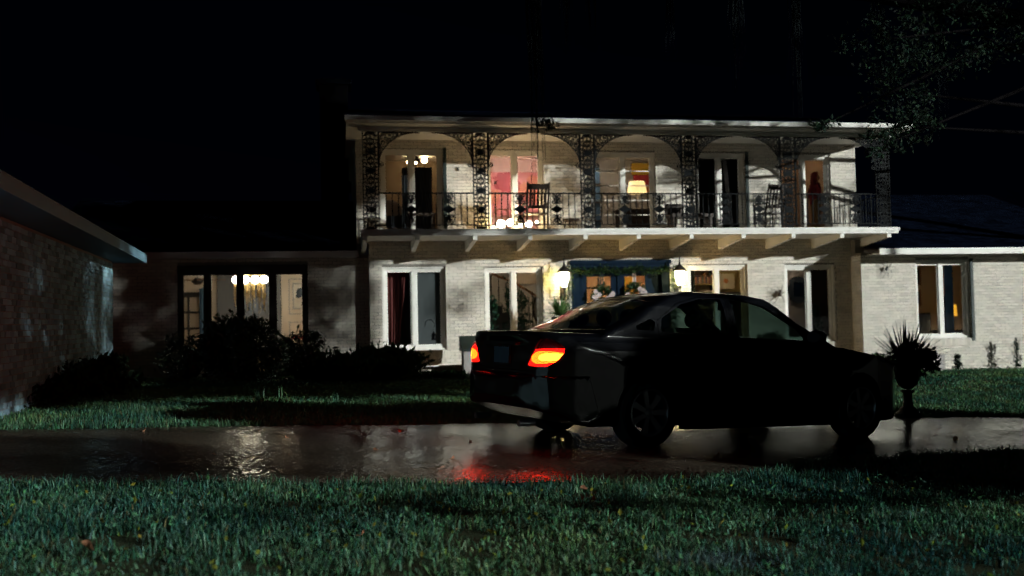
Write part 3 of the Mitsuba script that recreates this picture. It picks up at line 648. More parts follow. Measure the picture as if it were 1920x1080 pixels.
# first upper room: lamp cluster, bed, curtains
k = thing('ceiling_fan_light', 'cluster of lit bulbs under a ceiling fan in the first upper room', 'ceiling light')
obj(k + '__motor', lathe([[0, 0], [0.11, 0], [0.12, 0.06], [0.05, 0.10], [0.05, 0.14], [0, 0.14]], 2.12, 26.0, 5.315), 'black_trim')
for (x, z, r) in [(2.31, 5.36, 0.085), (2.08, 5.29, 0.038), (1.87, 5.30, 0.038)]: lamp_ball(k + '__bulb', x, 26.0, z, r, (26, 19, 10), 0.9 if r > 0.05 else 0.15)
k = thing('curtain', 'black curtain hanging behind the first upper glass door', 'curtain')
def drape(x0, x1, y, z0, z1, x0b=None, x1b=None, folds=7, amp=0.025, n=60):
    s = np.linspace(0, 1, n); x0b = x0 if x0b is None else x0b; x1b = x1 if x1b is None else x1b
    zz = np.linspace(z1, z0, 14); v = []
    for j, z in enumerate(zz):
        t = j / 13; a, b = x0 + (x0b - x0) * t, x1 + (x1b - x1) * t
        v += [[a + (b - a) * u, y + amp * math.sin(u * folds * 2 * math.pi) * (0.5 + 0.5 * t), z] for u in s]
    q_ = (np.arange(13)[:, None] * n + np.arange(n - 1)).ravel()
    top = trimesh.Trimesh(v, np.vstack([np.c_[q_, q_ + n, q_ + n + 1], np.c_[q_, q_ + n + 1, q_ + 1]]), process=False)
    back = top.copy(); back.vertices[:, 1] += 0.004; back.faces = back.faces[:, ::-1]
    return cat(top, back)
obj(k, drape(1.88, 2.36, 24.5, 3.165, 4.93, folds=5), 'sofa_cloth', True)
k = thing('curtain', 'narrow dark blue curtain beside the middle bar of the first upper door', 'curtain')
obj(k, drape(1.60, 1.74, 24.4, 3.165, 4.90, folds=2), 'sofa_cloth', True)
k = thing('bed', 'bed with a pale pillow leaning up inside the first upper room', 'bed')
obj(k + '__mattress', bx(0.95, 2.1, 24.75, 26.5, 3.45, 3.75), 'sofa_cloth'); obj(k + '__frame', bx(0.9, 2.15, 24.7, 26.55, 3.16, 3.449), 'dark_wood')
pm = ball(0, 0, 0, 1, 3, (0.30, 0.10, 0.19)); pm.apply_transform(trimesh.transformations.rotation_matrix(0.6, [0, 1, 0])); pm.apply_translation([1.42, 25.2, 3.98])
obj(k + '__pillow', pm, 'pale_cloth', True)
# pink room
flush_light(4.6, 25.0, 5.455, (200, 150, 120), 'round ceiling light inside the pink room', 0.15, 2.2)
k = thing('wall_poster', 'large pink poster with dark red patches on the pink room wall', 'poster')
obj(k + '__sheet', bx(3.9, 5.66, 26.15, 26.19, 3.9, 5.08), 'poster_pink')
rp_ = np.random.default_rng(9)
for (x, z, a, b) in [(4.55, 4.78, 0.30, 0.24), (4.4, 4.9, 0.2, 0.14), (5.0, 4.6, 0.16, 0.2), (5.25, 4.85, 0.14, 0.12), (5.3, 4.45, 0.10, 0.16), (4.2, 4.4, 0.12, 0.2)]:
    t = np.linspace(0, 2 * math.pi, 26)[:-1]; r = 0.7 + 0.5 * rp_.random(25)
    g = Polygon(np.c_[x + a * r * np.cos(t), z + b * r * np.sin(t)]).buffer(0.02)
    obj(k + '__patch', exz(g, 26.142, 26.149), 'poster_red' if a > 0.19 else 'poster_orange')
k = thing('bed', 'metal bedstead with a bent tube rail inside the pink room', 'bed')
obj(k + '__head_rail', tub([[3.75, 24.7, 3.4], [3.92, 24.7, 3.82], [3.98, 24.7, 3.90], [4.5, 24.7, 3.90], [4.72, 24.7, 3.88]], 0.014), 'mid_wood')
for xx in np.linspace(4.0, 4.65, 6): obj(k + '__bar', tub([[xx, 24.7, 3.17], [xx, 24.7, 3.89]], 0.009, 6), 'mid_wood')
obj(k + '__mattress', bx(3.5, 4.9, 24.8, 26.1, 3.25, 3.45), 'room_pink')
# study with the shaded lamp
k = thing('desk', 'dark desk under the shaded lamp behind the white multi-pane doors', 'desk')
obj(k + '__top', bx(7.25, 8.25, 24.75, 25.35, 3.88, 3.92), 'dark_wood'); obj(k + '__drawers', bx(7.3, 8.2, 24.8, 25.3, 3.17, 3.879), 'dark_wood')
k = thing('table_lamp', 'lit table lamp with a broad cream shade on the desk', 'lamp')
obj(k + '__shade', trimesh.creation.revolve(np.array([[0.26, 0], [0.265, 0.002], [0.205, 0.31], [0.20, 0.308], [0.26, 0]]), sections=28).apply_translation([7.83, 25.02, 4.36]), 'white_trim', True, emitter=glow('', (1.35, 0.92, 0.36), 0.8))
obj(k + '__base', lathe([[0, 0], [0.10, 0], [0.09, 0.03], [0.03, 0.06], [0.06, 0.18], [0.05, 0.28], [0.015, 0.34], [0.012, 0.45], [0, 0.45]], 7.83, 25.02, 3.921), 'petal')
k = thing('wall_picture', 'bright yellow and red picture on the wall above the shaded lamp', 'picture')
for (a, b, z0, z1, mm) in [(8.05, 8.75, 5.02, 5.34, 'picture_yellow'), (8.1, 8.75, 4.72, 5.015, 'picture_red'), (8.3, 8.6, 4.55, 4.715, 'picture_orange')]: obj(k + '__panel', bx(a, b, 26.1, 26.19, z0, z1), mm)
k = thing('bookcase', 'tall dark bookcase at the back of the lamp-lit study', 'bookcase')
obj(k + '__carcass', bx(6.75, 7.05, 25.85, 26.19, 3.16, 5.2), 'blue_cloth')
for zz in (3.7, 4.2, 4.7): obj(k + '__shelf', bx(6.74, 7.06, 25.80, 25.849, zz, zz + 0.03), 'dark_wood')
flush_light(7.0, 25.3, 5.455, (95, 74, 54), 'round ceiling light inside the study', 0.12)
# dark bedroom curtain
k = thing('curtain', 'pale curtain drawn back behind the fourth upper door', 'curtain')
obj(k, drape(9.98, 10.10, 24.4, 3.20, 5.15, 10.16, 10.27, folds=3, amp=0.015), 'pale_cloth', True)
flush_light(12.3, 25.4, 5.455, (42, 28, 17), 'dim ceiling light in the room where the person stands', 0.10)
# ground floor, first window
k = thing('curtain', 'dark red curtain swept aside behind the first lower window', 'curtain')
obj(k, drape(1.20, 1.66, 24.25, 0.42, 2.32, 1.24, 1.46, folds=4, amp=0.03), 'red_cloth', True)
k = thing('roller_blind', 'grey blind drawn down behind the second pane of the first lower window', 'blind')
obj(k, bx(1.88, 2.46, 24.01, 24.02, 0.52, 2.30), 'grey_screen')
# stair hall
flush_light(4.85, 25.6, 2.745, (95, 72, 44), 'round ceiling light over the staircase', 0.13)
k = thing('staircase', 'staircase with a brown handrail descending behind the second lower window', 'staircase')
obj(k + '__handrail', tub([[3.75, 25.5, 2.42], [4.12, 25.5, 2.24], [4.55, 25.5, 2.08], [5.15, 25.5, 1.70], [5.6, 25.5, 1.42]], 0.028), 'mid_wood')
for i in range(9):
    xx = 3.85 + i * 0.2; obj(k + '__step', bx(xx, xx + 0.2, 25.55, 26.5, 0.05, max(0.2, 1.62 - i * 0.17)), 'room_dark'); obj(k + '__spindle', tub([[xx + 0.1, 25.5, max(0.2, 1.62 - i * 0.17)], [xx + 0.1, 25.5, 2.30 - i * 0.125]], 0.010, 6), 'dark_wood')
k = thing('wall_panel', 'cream panel standing in for a bright opening above the staircase', 'panel')
obj(k, bx(4.90, 5.5, 26.94, 26.99, 2.08, 2.60), 'room_cream')  # cream colour stands in for light from the far hallway opening
def potted(name, label, x, y, z0, h, r, n, seed, pot='dark_wood', base=(0.02, 0.05, 0.03)):
    k = thing(name, label, 'plant'); rr = np.random.default_rng(seed)
    obj(k + '__pot', lathe([[0, 0], [0.10, 0], [0.15, 0.26], [0.16, 0.28], [0.13, 0.28], [0, 0.25]], x, y, z0, 14), pot)
    obj(k + '__stem', tub([[x, y, z0 + 0.2], [x + 0.03, y, z0 + h * 0.8]], 0.015, 6), 'bark')
    m, c = leaves(n, cloud(n, (x, y, z0 + 0.3 + (h - 0.3) / 2), (r, r, (h - 0.3) / 2), rr, 26, 0.3), 0.10, rr, base, 0.5)
    obj(k + '__foliage', m, 'leaf_tissue', color=c, kind='stuff')
potted('potted_tree', 'dark leafy tree standing against the middle bar of the second lower window', 4.45, 24.8, 0.05, 1.95, 0.30, 900, 21)
potted('potted_tree', 'slim dark green plant at the near side of the second lower window', 3.80, 24.6, 0.05, 1.7, 0.16, 400, 22)
k = thing('mirror', 'tall oval dark-framed mirror on a stand by the staircase', 'mirror')
obj(k + '__frame', exz(ellipse(5.12, 1.35, 0.17, 0.36).difference(ellipse(5.12, 1.35, 0.135, 0.32)), 25.0, 25.03), 'dark_wood'); obj(k + '__glass', exz(ellipse(5.12, 1.35, 0.134, 0.319), 25.008, 25.02), 'box_grey')
obj(k + '__stand', cat(bx(4.94, 4.96, 25.0, 25.03, 0.05, 1.8), bx(5.28, 5.30, 25.0, 25.03, 0.05, 1.8)), 'dark_wood')
# entrance hall
flush_light(7.15, 25.0, 2.745, (190, 136, 80), 'round ceiling light in the entrance hall', 0.13, 2.2)
k = thing('wall_picture', 'dark framed picture on the tan wall of the entrance hall', 'picture')
obj(k + '__frame', bx(6.72, 7.22, 26.54, 26.59, 1.25, 1.95), 'dark_wood'); obj(k + '__sheet', bx(6.77, 7.17, 26.53, 26.539, 1.30, 1.90), 'room_tan')
k = thing('hall_door', 'pale door standing open at the back of the entrance hall', 'door'); obj(k, bx(7.85, 8.2, 26.50, 26.55, 0.05, 2.2), 'picture_yellow')
# library
flush_light(9.9, 24.75, 2.745, (95, 72, 38), 'round ceiling light inside the library', 0.12)
k = thing('bookcase', 'dark green bookcase with open lit bays behind the third lower window', 'bookcase')
obj(k + '__back_board', bx(8.7, 10.1, 25.78, 25.83, 0.1, 2.6), 'room_cream')
for xx in (8.72, 9.48, 10.08): obj(k + '__upright', bx(xx, xx + 0.06, 25.45, 25.779, 0.1, 2.6), 'dark_shutter')
for zz in (0.5, 0.95, 1.42, 1.88, 2.32): obj(k + '__shelf', bx(8.781, 9.479, 25.46, 25.778, zz, zz + 0.035), 'dark_shutter')
for zz in (1.93, 2.33): obj(k + '__shelf', bx(9.541, 10.079, 25.46, 25.778, zz, zz + 0.03), 'room_olive')
rr = np.random.default_rng(31); x = 9.56; j = 0
while x < 10.05:
    w = rr.uniform(0.03, 0.06); h = rr.uniform(0.18, 0.29)
    col = [(0.25, 0.12, 0.07), (0.06, 0.05, 0.08), (0.35, 0.28, 0.2), (0.12, 0.03, 0.03), (0.05, 0.08, 0.07)][j % 5]
    m = MB().box(x, min(x + w - 0.003, 10.07), 25.50, 25.70, 1.961, 1.961 + h, c=col); kb = thing('book', '' + ['brown', 'black', 'tan', 'dark red', 'dark green'][j % 5] + ' book on the library shelf, number ' + ['one', 'two', 'three', 'four', 'five', 'six', 'seven', 'eight', 'nine', 'ten', 'eleven', 'twelve', 'thirteen', 'fourteen', 'fifteen', 'sixteen'][j] + ' along from its upright', 'book', 'books on the library shelf')
    obj(kb, m.get(), 'tinted_matte', color=m.col()); x += w; j += 1
k = thing('wall_picture', 'grey picture in a pale frame below the library books', 'picture')
obj(k + '__frame', bx(9.66, 10.02, 25.44, 25.459, 1.30, 1.78), 'box_grey'); obj(k + '__sheet', bx(9.72, 9.96, 25.43, 25.4395, 1.36, 1.72), 'picture_blue')
k = thing('wall_picture', 'cream picture with an orange disc in the library', 'picture')
obj(k + '__sheet', bx(10.30, 10.78, 25.72, 25.75, 1.82, 2.24), 'picture_paper'); obj(k + '__disc', exz(Point(10.53, 2.04).buffer(0.065), 25.712, 25.719), 'picture_orange')
k = thing('armchair', 'high-backed black armchair in front of the library picture', 'armchair')
obj(k + '__back', bx(10.15, 10.95, 25.3, 25.45, 0.4, 1.72), 'sofa_cloth'); obj(k + '__seat', bx(10.15, 10.95, 24.7, 25.299, 0.1, 0.55), 'sofa_cloth')
# fourth lower window
flush_light(12.3, 25.6, 2.745, (30, 23, 16), 'round ceiling light in the room with the wall plaque', 0.12)
k = thing('wall_plaque', 'dark blue ornate plaque on the grey wall behind the fourth lower window', 'plaque')
pg = unary_union([sbox(12.62, 1.48, 13.12, 2.06), ellipse(12.87, 2.07, 0.20, 0.07), ellipse(12.87, 1.47, 0.18, 0.08), ellipse(12.62, 1.77, 0.06, 0.14), ellipse(13.12, 1.77, 0.06, 0.14)])
obj(k + '__board', exz(pg, 26.13, 26.185), 'picture_blue'); obj(k + '__inner_panel', exz(sbox(12.72, 1.58, 13.02, 1.98), 26.12, 26.129), 'blue_door')
k = thing('open_door', 'dark door with a lit wooden edge behind the fourth lower window', 'door')
obj(k + '__leaf', bx(12.62, 13.12, 24.95, 24.99, 0.05, 2.35), 'dark_wood'); obj(k + '__edge', bx(13.121, 13.20, 24.94, 25.0, 0.05, 2.4), 'room_ochre'); obj(k + '__lock', bx(13.13, 13.16, 24.925, 24.939, 1.15, 1.26), 'black_trim')
k = thing('potted_tree', 'dark bushy indoor tree with tiny white balls for lights behind the fourth lower window', 'plant')
rr = np.random.default_rng(41); nn = 900; hh = rr.random(nn) ** 1.4; aa = rr.uniform(0, 6.28, nn); rad = 0.34 * (1 - hh) * np.sqrt(rr.random(nn)) + 0.02
m, c = leaves(nn, np.c_[12.55 + rad * np.cos(aa), 24.55 + 0.6 * rad * np.sin(aa), 0.15 + hh * 1.15], 0.10, rr, (0.015, 0.035, 0.025), 0.5); obj(k + '__foliage', m, 'leaf_tissue', color=c, kind='stuff')
for i in range(12):  # unlit white balls painted to stand for tiny lights
    h_ = rr.random() * 0.8; a_ = rr.uniform(3.3, 6.1); r_ = 0.34 * (1 - h_); obj(k + '__light_dot', ball(12.55 + r_ * math.cos(a_), 24.55 + 0.6 * r_ * math.sin(a_), 0.2 + h_ * 1.1, 0.014, 1), 'petal', True)
obj(k + '__trunk', tub([[12.55, 24.55, 0.05], [12.55, 24.55, 1.1]], 0.02, 6), 'bark')
# parlour in the right wing
k = thing('table_lamp', 'lit lamp with a narrow amber shade in the right wing window', 'lamp')
obj(k + '__shade', trimesh.creation.revolve(np.array([[0.14, 0], [0.145, 0.0], [0.125, 0.32], [0.12, 0.32], [0.14, 0]]), sections=24).apply_translation([17.0, 25.2, 0.94]), 'white_trim', True, emitter=glow('', (0.85, 0.40, 0.03), 0.15))
lamp_ball(k + '__bulb', 17.0, 25.2, 0.99, 0.05, (240, 176, 98), 2.0)
obj(k + '__base', lathe([[0, 0], [0.09, 0], [0.03, 0.05], [0.05, 0.14], [0.012, 0.22], [0.012, 0.42], [0, 0.42]], 17.0, 25.2, 0.55), 'brass')
k = thing('side_table', 'dark side table carrying the amber lamp', 'table')
obj(k + '__top', bx(16.5, 17.4, 24.9, 25.5, 0.51, 0.549), 'dark_wood'); obj(k + '__body', bx(16.55, 17.35, 24.95, 25.45, -0.1, 0.509), 'dark_wood')
k = thing('figurine', 'small dark figurine standing beside the amber lamp', 'figurine')
obj(k, lathe([[0, 0], [0.07, 0], [0.05, 0.10], [0.065, 0.35], [0.07, 0.62], [0.03, 0.74], [0.05, 0.84], [0.04, 0.92], [0, 0.95]], 16.66, 25.0, 0.55, 14), 'black_trim', True)
k = thing('curtain', 'blue curtain hanging at the far side of the right wing window', 'curtain'); obj(k, drape(15.78, 16.02, 23.66, 0.45, 2.34, folds=4, amp=0.02), 'blue_cloth', True)
k = thing('curtain', 'narrow pale curtain at the near side of the right wing window', 'curtain'); obj(k, drape(14.80, 14.93, 23.66, 0.45, 2.34, 14.80, 14.88, folds=3, amp=0.015), 'pale_cloth', True)
for i, (x, z, w, h) in enumerate([(16.1, 2.05, 0.34, 0.36), (16.55, 2.1, 0.3, 0.5), (16.5, 1.48, 0.36, 0.46), (16.05, 1.5, 0.30, 0.4)]):
    k = thing('wall_picture', f'dark picture in a wooden frame on the parlour wall, {["high, near the curtain", "high, in the middle", "low, in the middle", "low, near the curtain"][i]}', 'picture', 'framed pictures on the parlour wall')
    obj(k + '__frame', exz(sbox(x - w / 2, z - h / 2, x + w / 2, z + h / 2).difference(sbox(x - w / 2 + 0.04, z - h / 2 + 0.04, x + w / 2 - 0.04, z + h / 2 - 0.04)), 26.15, 26.19), 'mid_wood'); obj(k + '__sheet', bx(x - w / 2 + 0.041, x + w / 2 - 0.041, 26.165, 26.19, z - h / 2 + 0.041, z + h / 2 - 0.041), 'picture_blue')
k = thing('sofa', 'dark sofa with a pale cushion low in the right wing window', 'sofa')
obj(k + '__back', bx(15.0, 16.6, 25.6, 25.8, 0.2, 1.05), 'sofa_cloth'); obj(k + '__seat', bx(15.0, 16.6, 24.8, 25.599, -0.1, 0.45), 'sofa_cloth')
cm_ = ball(0, 0, 0, 1, 3, (0.24, 0.07, 0.12)); cm_.apply_translation([15.5, 25.2, 0.60]); obj(k + '__cushion', cm_, 'blue_cloth', True)
# dining room
k = thing('chandelier', 'chandelier of four bright globes over hanging gold strands in the picture window', 'chandelier')
for x in (-2.47, -2.25, -2.02, -1.80): lamp_ball(k + '__globe', x, 25.2 + 0.1 * math.sin(x * 9), 2.215, 0.105, (18, 16.5, 12.5), 0.5)
obj(k + '__rod', tub([[-2.13, 25.2, 2.34], [-2.13, 25.2, 2.61]], 0.014), 'brass'); obj(k + '__crossbar', tub([[-2.5, 25.2, 2.335], [-1.77, 25.2, 2.335]], 0.014), 'brass')
mb = MB(); rr = np.random.default_rng(51)
for i in range(70):
    x = rr.uniform(-2.52, -1.76); y = 25.2 + rr.uniform(-0.08, 0.08); mb.tube([[x, y, 2.13], [x + rr.uniform(-0.01, 0.01), y, 2.13 - rr.uniform(0.3, 0.78)]], 0.006, 4)
obj(k + '__strands', mb.get(), 'gold_fringe', kind='stuff')
flush_light(-0.85, 26.2, 2.615, (210, 184, 142), 'round ceiling light over the cream wall of the dining room', 0.12)
k = thing('ceiling_fan', 'dark ceiling fan at the near end of the picture window', 'fan')
obj(k + '__motor', lathe([[0, -0.10], [0.08, -0.08], [0.14, -0.02], [0.14, 0.04], [0.06, 0.08], [0, 0.08]], -3.57, 26.5, 2.25), 'black_trim', True); obj(k + '__rod', tub([[-3.57, 26.5, 2.33], [-3.57, 26.5, 2.61]], 0.012), 'black_trim')
for q_ in range(5):
    m = bx(0.14, 0.70, -0.06, 0.06, -0.005, 0.005); m.apply_transform(trimesh.transformations.translation_matrix([-3.57, 26.5, 2.28]) @ trimesh.transformations.rotation_matrix(q_ * 1.2566 + 0.1, [0, 0, 1])); obj(k + '__blade', m, 'mid_wood')
mat('dim_wall_slate', (0.13, 0.14, 0.15), 0.9, 0.1)  # added panel: dimness of the back wall put into its colour
k = thing('wall_hanging', 'broad slate-grey panel added to dim the wall behind the chandelier', 'dark panel'); obj(k, bx(-3.2, -1.52, 27.53, 27.59, 0.2, 2.6), 'dim_wall_slate')
k = thing('glazed_door', 'dark glazed door with small panes at the back of the dining room', 'door')
gd = sbox(-4.3, 0.06, -3.55, 2.0)
for i in range(2):
    for j in range(4): gd = gd.difference(sbox(-4.22 + i * 0.30, 0.2 + j * 0.43, -3.96 + i * 0.30, 0.58 + j * 0.43))
obj(k + '__frame', exz(gd, 27.50, 27.55), 'dark_frame'); obj(k + '__panes', bx(-4.25, -3.6, 27.56, 27.58, 0.1, 1.95), 'room_cream'); obj(k + '__drape', drape(-3.64, -3.40, 27.40, 0.08, 2.1, folds=3), 'blue_cloth', True)
k = thing('wall_picture', 'framed picture of a small dark tree on the cream dining room wall', 'picture')
obj(k + '__frame', exz(sbox(-1.22, 1.50, -0.66, 2.22).difference(sbox(-1.18, 1.54, -0.70, 2.18)), 27.54, 27.59), 'room_grey'); obj(k + '__sheet', bx(-1.179, -0.701, 27.57, 27.59, 1.541, 2.179), 'picture_paper')
obj(k + '__tree', exz(unary_union([ellipse(-1.0, 1.96, 0.12, 0.11), ellipse(-0.88, 1.92, 0.12, 0.10), ellipse(-1.06, 1.86, 0.07, 0.06), sbox(-0.93, 1.66, -0.90, 1.9), sbox(-0.98, 1.60, -0.82, 1.67)]), 27.560, 27.569), 'picture_blue')
for (a, b, c, d) in [(-1.32, -0.56, 1.36, 2.34), (-1.32, -0.56, 0.40, 1.16)]:
    k = thing('wall_moulding', 'rectangular plaster moulding on the dining room wall, ' + ('around the tree picture' if d > 2 else 'below the tree picture'), 'moulding')
    obj(k, exz(sbox(a, c, b, d).difference(sbox(a + 0.03, c + 0.03, b - 0.03, d - 0.03)), 27.575, 27.598), 'room_grey')
k = thing('dining_table', 'dark table with red flowers behind the far end of the picture window', 'table')
obj(k + '__top', bx(-1.5, -0.5, 24.6, 25.4, 0.56, 0.60), 'dark_wood')
for xx in (-1.45, -0.6):
    for yy in (24.65, 25.3): obj(k + '__leg', bx(xx, xx + 0.05, yy, yy + 0.05, 0.05, 0.559), 'dark_wood')
k = thing('flower_vase', 'bunch of red flowers in a bowl on the dining table', 'flowers'); rr = np.random.default_rng(61)
obj(k + '__bowl', lathe([[0, 0], [0.06, 0], [0.11, 0.08], [0.10, 0.08], [0, 0.02]], -0.95, 25.0, 0.601, 16), 'picture_paper', True)
m, c = leaves(160, np.c_[-0.95 + rr.normal(size=160) * 0.09, 25.0 + rr.normal(size=160) * 0.07, 0.72 + rr.random(160) * 0.08], 0.05, rr, (0.5, 0.05, 0.04), 0.4); obj(k + '__blooms', m, 'leaf_tissue', color=c, kind='stuff')

# person in the end room
def hulls(bones, edge=0.03, it=10):
    S = lambda p, r: m3.Manifold.sphere(r, 20).translate([float(v) for v in p])
    ms = [m3.Manifold.batch_hull([S(a, ra), S(b, rb_)]) for (a, ra, b, rb_) in bones]
    M = m3.Manifold.batch_boolean(ms, m3.OpType.Add).refine_to_length(edge).to_mesh()
    t = trimesh.Trimesh(M.vert_properties[:, :3], M.tri_verts, process=True)
    trimesh.smoothing.filter_taubin(t, iterations=it); return t
k = thing('person', 'person with red hair and a red top standing inside the last upper window', 'person')
PX, PY, PZ = 12.62, 24.5, 3.165
P_ = lambda x, y, z: np.array([PX + x, PY + y, PZ + z])
arm = [((-0.01, -0.17, 1.34), .052, (0.0, -0.23, 1.08), .042), ((0.0, -0.23, 1.08), .042, (0.10, -0.22, 0.90), .03), ((-0.01, 0.17, 1.34), .052, (-0.03, 0.23, 1.08), .042), ((-0.03, 0.23, 1.08), .042, (0.05, 0.25, 0.88), .03)]
bones = [((0, 0, 0.92), .13, (0, 0, 1.08), .115), ((0, 0, 1.08), .115, (0, 0, 1.28), .13), ((0, -0.11, 1.32), .075, (0, 0.11, 1.32), .075), ((0, 0, 1.34), .06, (0.015, 0, 1.46), .05), ((0.02, 0, 1.53), .085, (0.03, 0, 1.60), .082), ((0.06, 0, 1.50), .055, (0.075, 0, 1.56), .055), ((0.115, 0, 1.545), .018, (0.10, 0, 1.58), .014)] + arm
for s in (-1, 1): bones += [((0, s * 0.08, 0.92), .095, (0.01, s * 0.09, 0.50), .062), ((0.01, s * 0.09, 0.50), .062, (-0.02, s * 0.09, 0.09), .042), ((-0.02, s * 0.09, 0.05), .04, (0.15, s * 0.10, 0.035), .032)]
hand = []
for (hx, hy, hz) in [(0.10, -0.22, 0.90), (0.05, 0.25, 0.88)]:
    hand += [((hx, hy, hz), .026, (hx + 0.03, hy, hz - 0.07), .026)] + [((hx + 0.012 + 0.014 * j, hy, hz - 0.08), .010, (hx + 0.03 + 0.014 * j, hy + 0.01, hz - 0.15 + 0.012 * abs(j - 1)), .008) for j in range(4)] + [((hx + 0.03, hy, hz - 0.02), .011, (hx + 0.07, hy, hz - 0.06), .009)]
body = [((P_(*a)), ra, P_(*b), rb_) for (a, ra, b, rb_) in bones + hand]
obj(k + '__body', hulls(body, 0.02, 4), 'skin', True)
obj(k + '__hair', hulls([(P_(-0.015, 0, 1.60), .095, P_(-0.02, 0, 1.50), .09), (P_(-0.03, 0, 1.50), .085, P_(-0.06, 0, 1.36), .07), (P_(0.02, 0, 1.645), .075, P_(-0.02, 0, 1.63), .08)], 0.03, 6), 'red_hair', True)
obj(k + '__top', hulls([(P_(0, 0, 0.90), .148, P_(0, 0, 1.08), .132), (P_(0, 0, 1.08), .132, P_(0, 0, 1.28), .146), (P_(0, -0.12, 1.31), .086, P_(0, 0.12, 1.31), .086)] + [(P_(*a), ra + .016, P_(*b), rb_ + .014) for (a, ra, b, rb_) in arm], 0.03, 6), 'red_top', True)
obj(k + '__trousers', hulls([(P_(0, 0, 0.90), .138, P_(0, 0, 0.86), .135)] + [b for s in (-1, 1) for b in [(P_(0, s * 0.08, 0.90), .108, P_(0.01, s * 0.09, 0.50), .075), (P_(0.01, s * 0.09, 0.50), .075, P_(-0.02, s * 0.09, 0.12), .058)]], 0.03, 6), 'khaki', True)
obj(k + '__eye', cat(ball(PX + 0.112, PY - 0.032, PZ + 1.575, 0.011, 1), ball(PX + 0.112, PY + 0.032, PZ + 1.575, 0.011, 1)), 'black_trim', True)

# ------------------------------------------------------------------ porch lanterns, door dressing, wall figures
for x, side in [(5.46, 'before'), (8.42, 'beyond')]:
    k = thing('porch_lantern', f'lit wall lantern with a flared dark cap on the brick {side} the blue front door', 'lantern', 'porch lanterns beside the front door')
    y = 23.52
    obj(k + '__glass', lathe([[0, 0], [0.062, 0], [0.115, 0.22], [0.125, 0.36], [0, 0.36]], x, y, 1.86, 16), 'white_trim', 30, emitter=glow('', (58.0, 38.0, 14.0), 3.2))
    obj(k + '__cap', lathe([[0, 0.30], [0.012, 0.29], [0.02, 0.20], [0.03, 0.16], [0.08, 0.10], [0.155, 0.025], [0.19, 0], [0.17, -0.012], [0, -0.012]], x, y, 2.235, 12), 'dark_frame', 30)
    obj(k + '__finial', ball(x, y, 2.55, 0.022, 1), 'dark_frame', True)
    for q_ in range(6):
        a = q_ * math.pi / 3 + 0.3; obj(k + '__cage_bar', tub([[x + 0.070 * math.cos(a), y + 0.070 * math.sin(a), 1.85], [x + 0.134 * math.cos(a), y + 0.134 * math.sin(a), 2.225]], 0.006, 6), 'dark_frame')
    obj(k + '__base', lathe([[0, -0.07], [0.03, -0.06], [0.04, -0.02], [0.08, -0.012], [0.082, -0.001], [0, -0.001]], x, y, 1.855, 12), 'dark_frame')
    t = np.linspace(0, math.pi, 12); obj(k + '__wall_bracket', cat(tub([[x, y, 1.79], [x, y + 0.01, 1.66], [x, y + 0.10, 1.58], [x, y + 0.20, 1.62], [x, y + 0.265, 1.72]], 0.014), bx(x - 0.05, x + 0.05, 23.765, 23.786, 1.56, 1.90)), 'dark_frame')
# garland round the door
k = thing('garland', 'leafy green garland draped over and down the frame of the blue door', 'garland'); rr = np.random.default_rng(71)
pts = []
for _ in range(2300):
    u = rr.random()
    if u < 0.46: t = rr.random(); pts.append([5.75 + 2.45 * t, 23.69, 2.30 - 0.07 * math.sin(t * math.pi * 3) ** 2])
    elif u < 0.75: pts.append([5.62, 23.70, 2.35 - 2.2 * rr.random()])
    else: pts.append([8.31 + 0.05 * rr.random(), 23.70, 2.35 - 1.7 * rr.random()])
pts = np.array(pts) + rr.normal(size=(2300, 3)) * [0.045, 0.03, 0.045]
m, c = leaves(2300, pts, 0.062, rr, (0.026, 0.05, 0.022), 0.5); obj(k + '__leaves', m, 'leaf_tissue', color=c, kind='stuff')
obj(k + '__vine', cat(tub([[5.62, 23.72, 0.1], [5.62, 23.72, 2.35], [5.75, 23.71, 2.30]], 0.01, 6), tub([[5.75, 23.71, 2.30], [6.6, 23.71, 2.24], [7.0, 23.71, 2.30], [7.6, 23.71, 2.24], [8.2, 23.71, 2.31]], 0.01, 6), tub([[8.2, 23.71, 2.31], [8.33, 23.72, 2.33], [8.33, 23.72, 0.7]], 0.01, 6)), 'bark')
